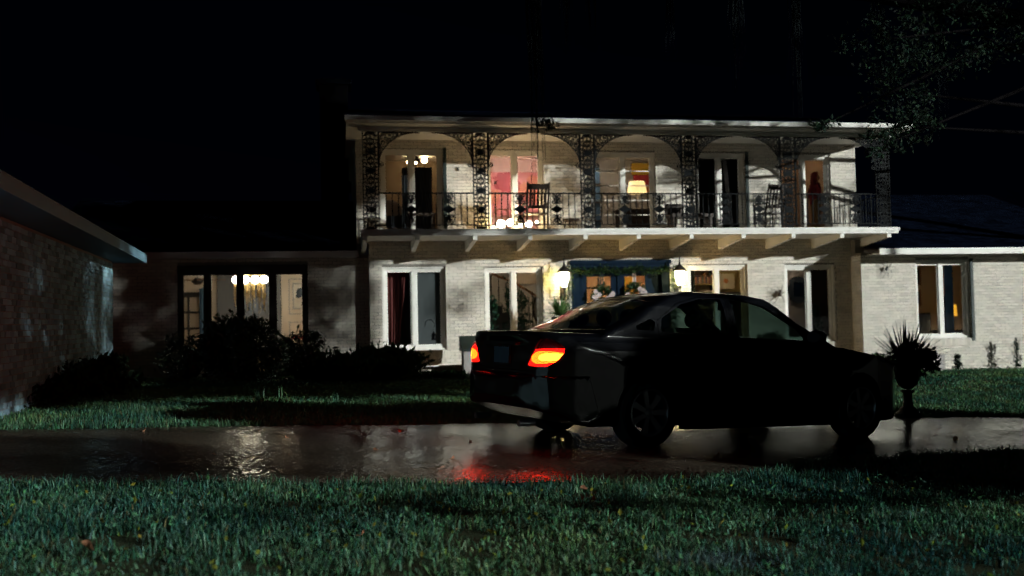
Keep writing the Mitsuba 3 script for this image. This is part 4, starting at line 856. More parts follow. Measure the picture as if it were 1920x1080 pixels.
for i, (x, z) in enumerate([(6.50, 1.60), (7.34, 1.66)]):
    k = thing('wreath', f'wreath with white flowers hung on the {["near", "far"][i]} leaf of the blue door', 'wreath', 'wreaths on the front door')
    m = trimesh.creation.torus(0.19, 0.03, 28, 8); m.apply_transform(trimesh.transformations.rotation_matrix(math.pi / 2, [1, 0, 0])); m.apply_translation([x, 23.83, z]); obj(k + '__hoop', m, 'bark', True)
    a = rr.uniform(0, 6.28, 420); r = 0.20 + rr.normal(size=420) * 0.045
    m, c = leaves(420, np.c_[x + r * np.cos(a), 23.81 + rr.normal(size=420) * 0.03, z + r * np.sin(a)], 0.10, rr, (0.03, 0.06, 0.03), 0.5); obj(k + '__leaves', m, 'leaf_tissue', color=c, kind='stuff')
    for j in range(19):
        a = -3.4 + 3.9 * j / 18 + rr.normal() * 0.12 + (0.25 if i else -0.1); r = 0.20 + rr.normal() * 0.05; fx, fz = x + r * math.cos(a), z + r * math.sin(a) + 0.02
        P5 = MB()
        for q_ in range(6):
            b = q_ * 1.047; c0 = np.array([fx, 23.72, fz]); d = np.array([math.cos(b), 0, math.sin(b)]); e = np.array([-math.sin(b), 0, math.cos(b)])
            P5.add([c0, c0 + d * 0.042 + e * 0.024 + [0, -0.02, 0], c0 + d * 0.072 + [0, 0.004, 0], c0 + d * 0.042 - e * 0.024 + [0, -0.012, 0]], [[0, 1, 2], [0, 2, 3]])
        obj(k + '__flower', P5.get(), 'petal')
    obj(k + '__ribbon', exz(unary_union([sbox(x - 0.05, z + 0.17, x - 0.02, z + 0.62), sbox(x + 0.01, z + 0.17, x + 0.04, z + 0.62)]), 23.845, 23.85), 'dark_shutter' if i == 0 else 'pale_cloth')
def spider(x, y, z, R, label, legs, mname='dark_frame', r=0.008):
    k = thing('spider_decoration', label, 'decoration')
    obj(k + '__body', cat(ball(x, y - 0.05, z, 0.05 * R / 0.3, 2, (0.9, 0.8, 1)), ball(x + 0.02, y - 0.05, z + 0.065 * R / 0.3, 0.032 * R / 0.3, 2)), mname, True)
    for (a, L) in legs:
        a = math.radians(a); d = np.array([math.cos(a), 0, math.sin(a)]); c0 = np.array([x, y - 0.05, z])
        obj(k + '__leg', tub([c0, c0 + d * L * R * 0.5 + [0, -0.05, 0.02], c0 + d * L * R + [0, 0.035, 0]], [r, r, r * 0.6], 6), mname)
spider(11.16, 23.77, 1.60, 0.36, 'large thin-legged spider decoration on the brick beside the fourth lower window', [(168, 0.9), (150, 1.0), (190, 1.05), (214, 1.0), (235, 1.05), (115, 0.7), (20, 0.5), (-60, 0.7), (70, 0.7)], 'dark_wood')
spider(13.86, 23.27, 2.19, 0.24, 'smaller dark spider decoration high on the right wing near its corner', [(15, 0.9), (45, 1), (75, 0.9), (105, 1), (140, 1), (180, 0.9), (215, 0.9), (250, 1), (285, 1), (325, 1)], 'dark_frame', 0.006)
for i, (x, z) in enumerate([(2.92, 4.78), (3.86, 4.47)]):
    k = thing('bug_decoration', ['small dark bug decoration on the upper brick beyond the first glass door', 'small dark bug decoration on the pink window glass'][i], 'decoration')
    y = 23.775 if i == 0 else 23.90
    m = ball(0, 0, 0, 0.055, 2, (0.38, 0.3, 1)); m.apply_transform(trimesh.transformations.rotation_matrix(-0.3 if i == 0 else 0.5, [0, 1, 0])); m.apply_translation([x, y - 0.02, z]); obj(k + '__body', m, 'dark_frame', True)
    obj(k + '__legs', cat(*[tub([[x, y - 0.02, z + dz], [x + sx * 0.05, y - 0.02, z + dz + 0.02]], 0.004, 5) for dz in (-0.03, 0, 0.03) for sx in (-1, 1)]), 'dark_frame')
# shepherd's hook, storage box, plants by the terrace
k = thing('shepherd_hook', "thin black shepherd's hook standing before the first lower window", 'garden hook')
t = np.linspace(math.pi, -0.5, 14); hz = 1.08
obj(k + '__pole', tub(np.vstack([[[1.95, 22.6, -0.3]], [[1.95, 22.6, 0.95]], np.c_[2.06 + 0.11 * np.cos(t), np.full(14, 22.6), 1.0 + 0.13 * np.sin(t)]]), 0.009, 6), 'iron')
obj(k + '__foot', tub([[1.87, 22.6, -0.12], [2.03, 22.6, -0.12]], 0.008, 6), 'iron')
k = thing('hanging_lantern', "small unlit black lantern hanging from the shepherd's hook", 'lantern')
obj(k + '__cage', lathe([[0, 0], [0.055, 0], [0.06, 0.012], [0.05, 0.03], [0.045, 0.11], [0.055, 0.12], [0.01, 0.19], [0, 0.20]], 2.15, 22.6, 0.66, 8), 'iron'); obj(k + '__ring', tub([[2.15, 22.6, 0.86], [2.16, 22.6, 0.92]], 0.006, 6), 'iron')
k = thing('storage_box', 'pale storage box with a sloping dark lid against the terrace, just behind the car boot', 'storage box')
obj(k + '__body', bx(2.78, 3.70, 22.15, 22.62, -0.2, 0.40), 'box_grey')
for zz in (-0.02, 0.18): obj(k + '__rib', bx(2.80, 3.68, 22.135, 22.1495, zz, zz + 0.02), 'box_grey')
obj(k + '__lid', eyz(Polygon([(22.10, 0.401), (22.66, 0.401), (22.66, 0.74), (22.58, 0.74), (22.10, 0.46)]), 2.74, 3.74), 'bin_lid')
def bush(name, label, c, r, n, size, seed, base, clumps=60, group=None, up=0.3, mt='leaf_tissue', shell=0.5, core=True, spread=0.26, stems=6):
    k = thing(name, label, 'bush' if 'bush' in name or 'topiary' in name else 'plant', group); rr = np.random.default_rng(seed)
    p = cloud(n, c, r, rr, clumps, spread, shell); p = p[p[:, 2] > c[2] - r[2] * 1.02]
    m, col = leaves(len(p), p, size, rr, base, 0.6, up); obj(k + '__foliage', m, mt, color=col, kind='stuff')
    g = float(ground(c[0], c[1])) - 0.05
    for q_ in range(stems):
        a = rr.uniform(0, 6.28); e = np.array(c) + np.array(r) * [0.7 * math.cos(a), 0.7 * math.sin(a), rr.uniform(-0.2, 0.6)]
        obj(k + '__stem', tub([[c[0] + 0.1 * math.cos(a), c[1] + 0.1 * math.sin(a), g], (np.array([c[0], c[1], g]) + e) / 2 + [0, 0, 0.05], e], [0.018, 0.014, 0.006], 5), 'bark')
    return k
bush('juniper_bush', 'low spreading dark evergreen bush below the first lower window', (0.72, 21.6, 0.10), (1.02, 0.6, 0.40), 5200, 0.14, 81, (0.018, 0.034, 0.014), 70, up=0.7)
bush('juniper_bush', 'short dark evergreen bush along the wall foot beside the picture window', (-0.35, 22.6, 0.02), (0.75, 0.5, 0.30), 2200, 0.13, 82, (0.015, 0.028, 0.013), 40, up=0.6)
bush('window_bush', 'large dark glossy-leaved bush covering the lower half of the picture window', (-2.05, 21.6, 0.52), (0.86, 0.75, 0.70), 5600, 0.13, 83, (0.014, 0.026, 0.014), 80, mt='tinted_gloss')
bush('window_bush', 'dark glossy bush at the garage end of the picture window', (-3.3, 21.9, 0.34), (0.38, 0.42, 0.50), 1200, 0.12, 84, (0.018, 0.030, 0.016), 46, mt='tinted_gloss')
bush('window_bush', 'small dark glossy bush in front of the last pane of the picture window', (-0.75, 22.2, 0.52), (0.42, 0.4, 0.42), 1200, 0.10, 85, (0.02, 0.032, 0.018), 30, mt='tinted_gloss')
for i in range(5):    # leafy shoots reaching above the big bush
    pass
bush('topiary_ball', 'clipped round boxwood ball seen through the front car window', (10.2, 22.25, 0.22), (0.42, 0.42, 0.40), 2600, 0.07, 86, (0.03, 0.06, 0.035), 90, spread=0.16, shell=0.8)
bush('hedge_plant', 'low green hedge plant at the right wing corner behind the car bonnet', (12.5, 21.3, -0.25), (1.0, 0.55, 0.34), 3600, 0.10, 87, (0.030, 0.065, 0.024), 60)
bush('hedge_plant', 'low leafy plant beside the topiary ball on the terrace edge', (9.2, 22.3, 0.02), (0.6, 0.35, 0.26), 1500, 0.10, 88, (0.03, 0.06, 0.035), 36)
k = thing('planting_bed', 'dark planting bed of low leaves along the terrace front', 'planting bed'); labels[k]['kind'] = 'stuff'
rr = np.random.default_rng(89); n = 5200; x = rr.uniform(0.5, 13.0, n); y = rr.uniform(21.75, 22.66, n)
m, c = leaves(n, np.c_[x, y, ground(x, y) + rr.random(n) * 0.10], 0.11, rr, (0.012, 0.022, 0.010), 0.5, 0.5); obj(k, m, 'leaf_tissue', color=c)
def strap_plant(name, label, x, y, z, n, L, seed, base=(0.02, 0.045, 0.04), w=0.035, tilt=(0.05, 0.9), group=None, droop=0.25):
    k = thing(name, label, 'plant', group); rr = np.random.default_rng(seed)
    for i in range(n):
        a = rr.uniform(0, 6.28); tl = rr.uniform(*tilt); ln = L * rr.uniform(0.6, 1.1); s = np.linspace(0, 1, 7)
        out = np.sin(tl) * ln * s; upz = np.cos(tl) * ln * s - droop * tl * ln * s * s
        d = np.array([math.cos(a), math.sin(a), 0]); e = np.array([-math.sin(a), math.cos(a), 0])
        pos = np.array([x, y, z]) + d * (0.04 + out[:, None]) + np.c_[np.zeros((7, 2)), upz]
        ww = w * (1 - s ** 1.6) * 0.5 + 0.001
        v = np.vstack([pos - e * ww[:, None], pos + e * ww[:, None], pos + [0, 0, 0.004] - d * 0.004]); f = []
        for j in range(6): f += [[j, j + 1, 7 + j + 1], [j, 7 + j + 1, 7 + j], [j, 14 + j, 14 + j + 1], [j, 14 + j + 1, j + 1], [7 + j, 7 + j + 1, 14 + j + 1], [7 + j, 14 + j + 1, 14 + j]]
        obj(k + '__leaf', trimesh.Trimesh(v, f, process=False), 'tinted_matte', color=np.broadcast_to(np.array(base) * rr.uniform(0.6, 1.4), (21, 3)).copy())
    return k
# fern by the door, in a pot on the terrace
k = strap_plant('fern', 'green fern spilling from a pot below the near porch lantern', 5.20, 22.95, 1.16, 150, 0.52, 91, (0.07, 0.14, 0.04), 0.045, (0.1, 1.45), droop=0.32)
obj(k + '__pot', lathe([[0, 0], [0.13, 0], [0.10, 0.1], [0.07, 0.6], [0.10, 0.92], [0.20, 1.08], [0.22, 1.14], [0.18, 1.14], [0, 1.04]], 5.20, 22.95, 0.0, 16), 'urn_iron', True)
# urn with spiky plant at the drive's far edge
ux, uy = 7.75, 12.55; uz = float(ground(ux, uy))
k = thing('garden_urn', 'black pedestal urn standing at the far edge of the drive before the car', 'urn')
obj(k + '__bowl', lathe([[0, 0.38], [0.07, 0.40], [0.13, 0.46], [0.17, 0.58], [0.185, 0.70], [0.20, 0.74], [0.245, 0.76], [0.25, 0.79], [0.20, 0.79], [0.17, 0.70], [0, 0.66]], ux, uy, uz, 26), 'urn_iron', 30)
obj(k + '__pedestal', lathe([[0, 0], [0.17, 0], [0.17, 0.06], [0.12, 0.10], [0.07, 0.16], [0.055, 0.26], [0.06, 0.33], [0.09, 0.36], [0.07, 0.379], [0, 0.379]], ux, uy, uz, 26), 'urn_iron', 30)
obj(k + '__plinth', bx(ux - 0.19, ux + 0.19, uy - 0.19, uy + 0.19, uz - 0.12, uz - 0.001), 'urn_iron')
for a in (0, math.pi): obj(k + '__handle', tub([[ux + 0.19 * math.cos(a), uy, uz + 0.56], [ux + 0.27 * math.cos(a), uy, uz + 0.60], [ux + 0.28 * math.cos(a), uy, uz + 0.68], [ux + 0.21 * math.cos(a), uy, uz + 0.73]], 0.014, 6), 'urn_iron')
strap_plant('spiky_plant', 'dark spiky plant fanning up out of the black urn', ux, uy, uz + 0.72, 170, 0.62, 92, (0.014, 0.028, 0.026), 0.030, (0.05, 1.4), droop=0.2)
bush('trailing_plant', 'dark leafy plant trailing over the rim of the black urn', (ux, uy, uz + 0.76), (0.38, 0.33, 0.24), 1500, 0.09, 93, (0.016, 0.030, 0.022), 26, stems=0)
gp = [(-4.15, 16.4, 16, 0.75, 'tall spiky strap-leaved plant against the garage wall, nearest the lawn'), (-4.0, 17.6, 14, 0.8, 'spiky strap-leaved plant against the middle of the garage wall'), (-4.15, 19.2, 18, 0.7, 'spiky strap-leaved plant at the far corner of the garage'), (-3.95, 15.4, 12, 0.55, 'short strap-leaved plant low by the garage at the picture edge')]
for i, (x, y, n, L, lab) in enumerate(gp): strap_plant('strap_leaf_plant', lab, x, y, float(ground(x, y)), n, L, 100 + i, (0.012, 0.022, 0.016), 0.06, (0.03, 0.55), 'spiky plants along the garage wall')
bush('garage_bush', 'dark low bush hiding the foot of the garage wall', (-3.95, 16.9, 0.08), (0.5, 3.3, 0.42), 5200, 0.13, 105, (0.012, 0.020, 0.012), 50)
for i, (x, h, lab) in enumerate([(15.55, 0.36, 'small dark spike plant at the foot of the right wing wall below the window'), (17.25, 0.75, 'tall thin dark shrub at the foot of the right wing wall near the picture edge')]):
    g_ = float(ground(x, 22.9)); rr = np.random.default_rng(110 + i); k = thing('wall_shrub', lab, 'shrub'); nn = 260
    hh = rr.random(nn); m, c = leaves(nn, np.c_[x + rr.normal(size=nn) * 0.06 * (1 - hh), 22.9 + rr.normal(size=nn) * 0.05, g_ + hh * h], 0.07, rr, (0.012, 0.022, 0.016), 0.5, 1.2); obj(k + '__foliage', m, 'leaf_tissue', color=c, kind='stuff')
    obj(k + '__stem', tub([[x, 22.9, g_ - 0.05], [x, 22.9, g_ + h * 0.9]], 0.01, 5), 'bark')
k = thing('utility_box', 'low grey utility box at the foot of the right wing below its window', 'utility box'); g_ = float(ground(14.9, 23.0))
obj(k + '__cabinet', bx(14.55, 15.25, 22.95, 23.27, g_ - 0.1, g_ + 0.36), 'box_grey'); obj(k + '__lid', bx(14.53, 15.27, 22.93, 23.28, g_ + 0.361, g_ + 0.39), 'box_grey')
# fallen leaves
def dead_leaf(x, y, s, label, z=0.03, seed=0, group=None):
    rr = np.random.default_rng(200 + seed); k = thing('fallen_leaf', label, 'leaf', group)
    t = np.linspace(0, 2 * math.pi, 22)[:-1]; r = s * (0.55 + 0.32 * np.abs(np.sin(2.5 * t + 0.4)) + 0.08 * rr.random(21))
    px_, py_ = r * np.cos(t), r * np.sin(t); v = [[0, 0, 0]] + [[a, b, 0.5 * s * math.sin(2.2 * a / s + 1) + 0.30 * s * (a * a + b * b) / s ** 2] for a, b in zip(px_, py_)]
    m = trimesh.Trimesh(v, [[0, i + 1, (i + 1) % 21 + 1] for i in range(21)], process=False)
    m.apply_transform(trimesh.transformations.euler_matrix(rr.uniform(0.5, 1.0), rr.uniform(-0.4, 0.4), rr.uniform(0, 6.28))); m.apply_translation([x, y, float(ground(x, y)) + z + s * 0.5])
    obj(k, m, 'dead_leaf', True)
dead_leaf(-1.12, 4.72, 0.042, 'curled brown leaf lying on the near lawn by the bottom corner', 0.02, 1)
dead_leaf(1.55, 6.25, 0.028, 'small pale brown leaf on the near lawn just short of the drive', 0.03, 2)
dead_leaf(0.10, 4.98, 0.024, 'small orange-brown leaf low in the near lawn', 0.015, 3)
for i, (x, y) in enumerate([(-1.9, 10.3), (-0.5, 9.6), (0.6, 10.2), (1.2, 9.2), (0.3, 8.6), (4.6, 8.7), (3.2, 8.1), (-1.0, 8.3), (6.4, 9.5), (0.9, 8.0)]):
    dead_leaf(x, y, 0.022 + 0.012 * RNG.random(), 'tiny curled leaf on the wet drive, ' + ['far out by the far grass edge', 'alone in the warm glitter', 'behind the car near the far edge', 'just behind the car boot', 'between car and near lawn, behind the red pool', 'in front of the car doors', 'close to the near lawn below the rear wheel', 'near lawn side of the warm glitter', 'ahead of the front wheel', 'in the red pool'][i], 0.01, 10 + i, 'tiny leaves on the wet drive')

# ------------------------------------------------------------------ trees: the live oak over the house, and unseen ones beside the drive placed to shade it
def tree(name, label, base, top, r0, crowns, seed, leafc=(0.018, 0.030, 0.018), size=0.16, limbs=None):
    """Tapered trunk from base to top, limbs to crown clumps (centre, radii, leaves, clumps)."""
    k = thing(name, label, 'tree'); rr = np.random.default_rng(seed); base, top = np.array(base, float), np.array(top, float)
    s = np.linspace(0, 1, 8)[:, None]; tr = base + (top - base) * s + rr.normal(size=(8, 3)) * 0.06 * r0 * 4 * np.sin(math.pi * s)
    rad = r0 * (1.25 - 0.75 * s[:, 0]); rad[0] *= 1.5; obj(k + '__trunk', tub(tr, rad, 12), 'bark', True)
    for (c, r, n, cl) in crowns:
        c = np.array(c, float); a = tr[rr.integers(4, 8)]; mid = (a + c) / 2 + [0, 0, 0.12 * np.linalg.norm(c - a)] + rr.normal(size=3) * 0.15
        obj(k + '__limb', tub(np.vstack([a, (a + mid) / 2 + [0, 0, 0.1], mid, (mid + c) / 2, c]), np.array([0.34, 0.25, 0.17, 0.10, 0.04]) * r0, 7), 'bark', True)
        p = cloud(n, c, r, rr, cl, 0.30, 0.35); m, col = leaves(n, p, size, rr, leafc, 0.5); obj(k + '__crown', m, 'leaf_tissue', color=col, kind='stuff')
    return k
def moss(k, x, y, z, L, n, rr, w=0.10):
    mb = MB()
    for i in range(n):
        s = np.linspace(0, 1, 7); ln = L * rr.uniform(0.45, 1.0); ph = rr.uniform(0, 6, 2)
        p = np.c_[x + rr.normal() * w + 0.03 * np.sin(4 * s + ph[0]), y + rr.normal() * w + 0.03 * np.sin(3 * s + ph[1]), z - ln * s]; mb.tube(p, 0.014 * (1.1 - s), 4)
    obj(k + '__hanging_moss', mb.get(), 'moss', kind='stuff')
k = tree('live_oak', 'live oak with leafy branches and grey moss hanging before the far roof corner', (21.5, 21.5, -0.7), (20.2, 21.2, 6.6), 0.30,
     [((11.7, 19.0, 5.75), (0.75, 0.7, 0.75), 620, 26), ((12.2, 19.2, 5.05), (0.55, 0.5, 0.35), 420, 16), ((11.35, 19.0, 4.6), (0.5, 0.4, 0.30), 230, 12), ((11.4, 18.8, 6.8), (1.2, 0.8, 0.7), 620, 60),
      ((10.05, 19.0, 5.02), (0.26, 0.25, 0.16), 120, 7), ((13.6, 19.5, 7.2), (1.6, 1.0, 1.0), 1100, 90), ((16.5, 20.0, 8.4), (2.2, 1.6, 1.2), 1400, 40), ((18.8, 19.8, 9.0), (2.4, 2.0, 1.4), 1600, 40)], 301, (0.022, 0.036, 0.026), 0.11)
rr = np.random.default_rng(302)
obj(k + '__limb', tub([[20.2, 21.2, 6.4], [16, 20.6, 7.9], [12, 20.6, 8.4], [8, 20.8, 8.6], [4.4, 21.0, 8.5], [1.5, 21.0, 8.7]], [0.3, 0.24, 0.19, 0.14, 0.09, 0.05], 8), 'bark', True)
for (x, L, n) in [(4.30, 4.9, 34), (5.0, 1.6, 14), (5.6, 2.0, 10), (7.4, 1.6, 12), (9.0, 2.4, 14), (10.4, 3.2, 16), (12.4, 2.6, 14), (14.0, 3.4, 16)]: moss(k, x, 20.9, 8.5, L, n, rr, 0.085)
m, c = leaves(150, np.array([4.52, 20.9, 5.36]) + rr.normal(size=(150, 3)) * [0.13, 0.1, 0.08], 0.10, rr, (0.016, 0.026, 0.018), 0.5); obj(k + '__crown', m, 'leaf_tissue', color=c, kind='stuff')

LU, LQ, LT = np.array([0.755, -0.656]), np.array([0.656, 0.755]), 0.1944       # plan direction towards the moon, across it, and its slope
def shade_at(s, q, h): return [LU[0] * s + LQ[0] * q, LU[1] * s + LQ[1] * q, h + LT * s]
def shade_tree(label, s, q, crowns, seed, dens=1.0, name='evergreen_tree', size=0.22):  # unseen trees with crowns placed to cast the wanted shade
    b = shade_at(s, q, 0); b[2] = float(ground(b[0], b[1])) - 0.1; t = shade_at(s, q, 0); t[2] = max(shade_at(s, q_, h)[2] for (q_, h, a, c_, n, cl) in crowns) - 0.6
    return tree(name, label, b, t, 0.11, [(shade_at(s, q_, h), (max(a, 0.6), max(a, 0.6), c_), int(n * dens), cl) for (q_, h, a, c_, n, cl) in crowns], seed, size=size)
# tall hedge added out of view to block moonlight from drive and car
s0 = 12.0; k = thing('tall_hedge', 'tall dense hedge added out of view to shade the drive', 'hedge'); rr = np.random.default_rng(320)
def hedge_block(q0, q1, h1):
    z1 = h1 + LT * s0; p = [np.array(shade_at(s0 + ds, q_, 0))[:2] for ds, q_ in ((-0.6, q0), (-0.6, q1), (0.6, q1), (0.6, q0))]
    m = trimesh.creation.extrude_polygon(Polygon(p), z1 + 1.0, engine='earcut'); m.apply_translation([0, 0, -1.0]); obj(k + '__dense_core', m, 'moss')
    n = int((q1 - q0) * 900); q_ = rr.uniform(q0 - 0.15, q1 + 0.15, n); hh = rr.uniform(-1.0, z1 + 0.12, n); ss = s0 + rr.choice([-0.62, 0.62], n) + rr.normal(size=n) * 0.06
    top = rr.random(n) < 0.3; hh[top] = z1 + rr.normal(size=top.sum()) * 0.08; ss[top] = s0 + rr.uniform(-0.6, 0.6, top.sum())
    pos = np.c_[LU[0] * ss + LQ[0] * q_, LU[1] * ss + LQ[1] * q_, hh]; m, c = leaves(n, pos, 0.13, rr, (0.02, 0.04, 0.02), 0.5); obj(k + '__foliage', m, 'leaf_tissue', color=c, kind='stuff')
hedge_block(7.9, 8.7, 1.38); hedge_block(8.6, 12.4, 1.55); hedge_block(12.3, 13.5, 1.38); hedge_block(13.45, 16.4, 1.30)
# a low leafy bough whose shadow lies across the near lawn
tree('young_tree', 'young tree with a low leafy bough out beyond the near lawn', shade_at(9.0, 9.6, -2.6), shade_at(9.0, 9.4, 0.0), 0.05,
     [(shade_at(9.0, q_, h_), (a_, a_, b_), n_, 12) for (q_, h_, a_, b_, n_) in [(4.2, 0.80, 0.36, 0.035, 130), (4.9, 0.64, 0.42, 0.05, 260), (5.6, 0.44, 0.42, 0.05, 260), (6.3, 0.25, 0.42, 0.05, 260), (7.0, 0.09, 0.42, 0.06, 280), (7.7, -0.01, 0.42, 0.07, 280), (8.3, -0.05, 0.42, 0.07, 280)]], 321, size=0.09)
shade_tree('dark tree out of view, crowns placed to shade the left wing', 14.0, 16.0, [(14.0, 3.7, 1.2, 1.5, 5000, 110), (15.6, 4.4, 1.5, 1.9, 4600, 110), (17.0, 4.6, 1.15, 2.1, 3600, 90), (15.0, 6.6, 1.6, 1.3, 3400, 60), (17.2, 7.3, 1.3, 1.3, 3000, 60), (18.9, 8.8, 1.2, 1.7, 2800, 60), (15.5, 8.8, 2.0, 1.2, 2600, 50), (14.0, 2.25, 1.2, 0.55, 2200, 70), (15.7, 2.2, 1.2, 0.62, 2200, 70), (17.2, 2.4, 0.95, 0.8, 2200, 70), (18.0, 4.4, 0.42, 2.2, 1100, 60), (12.4, 2.5, 1.2, 0.5, 2000, 60)], 330)
shade_tree('airy tree out of view, crowns placed to shade the upper storey', 14.0, 26.05, [(18.7, 7.6, 0.7, 0.8, 1300, 34), (20.6, 7.9, 0.9, 0.8, 1300, 30), (19.9, 6.6, 0.5, 0.5, 260, 14), (21.8, 6.7, 0.8, 0.5, 360, 18), (23.6, 6.4, 0.7, 0.4, 260, 14), (22.4, 8.7, 1.6, 0.8, 1500, 36), (25.2, 8.5, 1.5, 1.1, 2000, 36), (27.4, 8.7, 1.6, 1.3, 2400, 40), (28.6, 6.9, 1.5, 1.4, 2400, 50), (29.7, 8.0, 1.2, 1.6, 2400, 60), (28.2, 10.0, 1.7, 0.9, 2000, 50), (26.3, 7.9, 1.5, 0.7, 2600, 80), (24.4, 7.9, 0.9, 0.45, 1300, 50), (20.4, 10.4, 1.5, 1.5, 4200, 100), (19.8, 10.7, 0.8, 1.4, 3600, 100), (20.0, 4.3, 0.35, 0.5, 120, 9), (17.6, 5.95, 0.6, 0.36, 1000, 60), (18.7, 5.75, 0.6, 0.30, 1000, 60), (19.8, 5.48, 0.6, 0.28, 1000, 60)], 331, 1.0, 'oak_tree', 0.16)
shade_tree('dark tree out of view, crowns placed to shade the garage wall', 15.0, 9.8, [(6.0, 3.9, 1.2, 1.5, 4600, 110), (7.8, 4.2, 1.2, 1.75, 5200, 120), (9.4, 4.4, 1.1, 1.8, 5200, 120), (11.0, 4.4, 1.1, 1.7, 3000, 90), (12.4, 4.2, 0.9, 1.5, 1300, 60), (10.9, 2.8, 1.3, 0.42, 1800, 60), (8.2, 2.85, 0.9, 0.36, 1000, 40), (6.8, 2.75, 0.9, 0.38, 1300, 50), (8.5, 2.60, 1.1, 0.16, 1000, 60), (8.0, 6.0, 1.8, 0.8, 1800, 36), (11.0, 6.4, 1.8, 0.9, 1800, 36)], 332)
shade_tree('small dark tree added out of view to shade the near drive', 12.0, 8.9, [(4.6, 1.50, 0.6, 0.33, 1500, 50), (5.3, 1.42, 0.55, 0.33, 1500, 50), (7.55, 1.05, 0.60, 0.36, 2600, 90), (7.9, 1.25, 0.6, 0.30, 1500, 60)], 333, 1.0, 'small_tree', 0.12)  # crowns added to keep moonlight off the drive and car tail

# ------------------------------------------------------------------ the car
def to_tm(M): q_ = M.to_mesh(); return trimesh.Trimesh(np.array(q_.vert_properties[:, :3]), np.array(q_.tri_verts), process=False)
def to_m3(t): return m3.Manifold(m3.Mesh(np.asarray(t.vertices, np.float32), np.asarray(t.faces, np.uint32)))
def ext_side(pts, y0, y1):       # (x, z) outline along y
    return m3.CrossSection([pts]).extrude(y1 - y0).rotate([90, 0, 0]).translate([0, y1, 0])
def ext_plan(pts, z0, z1): return m3.CrossSection([pts]).extrude(z1 - z0).translate([0, 0, z0])
def ext_front(pts, x0, x1):      # (y, z) outline along x
    return m3.CrossSection([pts]).extrude(x1 - x0).rotate([90, 0, 90]).translate([x0, 0, 0])
def ccw(p): p = [tuple(map(float, q_)) for q_ in p]; return p if Polygon(p).exterior.is_ccw else p[::-1]
def mir(p): return p + [(-y, z) for (y, z) in p[::-1]]
side_low = ccw([(-1.03, .37), (-1.075, .46), (-1.06, .62), (-1.01, .67), (-.985, .90), (-1.02, 1.035), (-.98, 1.055), (-.5, 1.045), (.3, 1.0), (2.3, .975), (2.65, .945), (3.1, .865), (3.45, .75), (3.62, .63), (3.70, .50), (3.70, .34), (3.62, .20), (3.0, .175), (-.6, .21)])
plan_low = ccw([(-1.08, 0), (-1.07, .42), (-1.02, .64), (-.93, .77), (-.75, .85), (-.3, .895), (.5, .91), (2.6, .905), (3.05, .875), (3.36, .79), (3.55, .64), (3.67, .42), (3.72, 0), (3.67, -.42), (3.55, -.64), (3.36, -.79), (3.05, -.875), (2.6, -.905), (.5, -.91), (-.3, -.895), (-.75, -.85), (-.93, -.77), (-1.02, -.64), (-1.07, -.42)])
front_low = ccw(mir([(.74, .10), (.86, .24), (.905, .42), (.912, .60), (.90, .76), (.87, .89), (.835, .965), (.79, 1.012), (.70, 1.04), (.45, 1.065), (.15, 1.08)]))
low = ext_side(side_low, -1, 1) ^ ext_plan(plan_low, 0, 1.3) ^ ext_front(front_low, -1.3, 4)
side_up = ccw([(-.62, .9), (-.50, 1.055), (.02, 1.30), (.40, 1.425), (.75, 1.478), (1.1, 1.492), (1.45, 1.475), (1.75, 1.42), (2.15, 1.20), (2.52, .96), (2.5, .9)])
front_up = ccw(mir([(.83, .85), (.81, 1.02), (.70, 1.32), (.63, 1.42), (.52, 1.465), (.3, 1.488), (.1, 1.494)]))
def bend(v):      # windscreen, rear window and tail are curved in plan
    v = np.array(v, float); k_ = np.clip((v[:, 2] - 0.9) / 0.3, 0, 1); y2 = v[:, 1] ** 2
    v[:, 0] += k_ * y2 * np.where(v[:, 0] > 1.1, -0.30 * np.clip((v[:, 0] - 1.1) / 1.0, 0, 1), 0.26 * np.clip((1.1 - v[:, 0]) / 1.3, 0, 1)); return v
up = ext_side(side_up, -1, 1) ^ ext_front(front_up, -1, 3)
raw = to_tm((low + up).refine_to_length(0.045)); trimesh.smoothing.filter_taubin(raw, 0.5, 0.53, iterations=14)
raw.vertices = bend(raw.vertices)
solid = to_m3(raw)
def inner(d, zfloor=0.50):
    su = Polygon(side_up).buffer(-d); fu = Polygon(front_up).buffer(-d)
    t = to_tm((ext_side(ccw(list(su.exterior.coords)[:-1]), -1, 1) ^ ext_front(ccw(list(fu.exterior.coords)[:-1]), -1, 3)).refine_to_length(0.06)); t.vertices = bend(t.vertices); return to_m3(t)
tub_in = ext_plan(ccw([(-.45, -.72), (2.3, -.72), (2.3, .72), (-.45, .72)]), 0.42, 1.02)
void = inner(0.045) + tub_in
void_glass = inner(0.020) + tub_in
wh = [(0.0, -1), (2.775, -1), (0.0, 1), (2.775, 1)]
arch = m3.Manifold.cylinder(0.34, 0.365, 0.365, 40).rotate([90, 0, 0])
shell = solid - void
for (x, s) in wh: shell = shell - arch.translate([x, 0.97 if s > 0 else -0.63, 0.335])
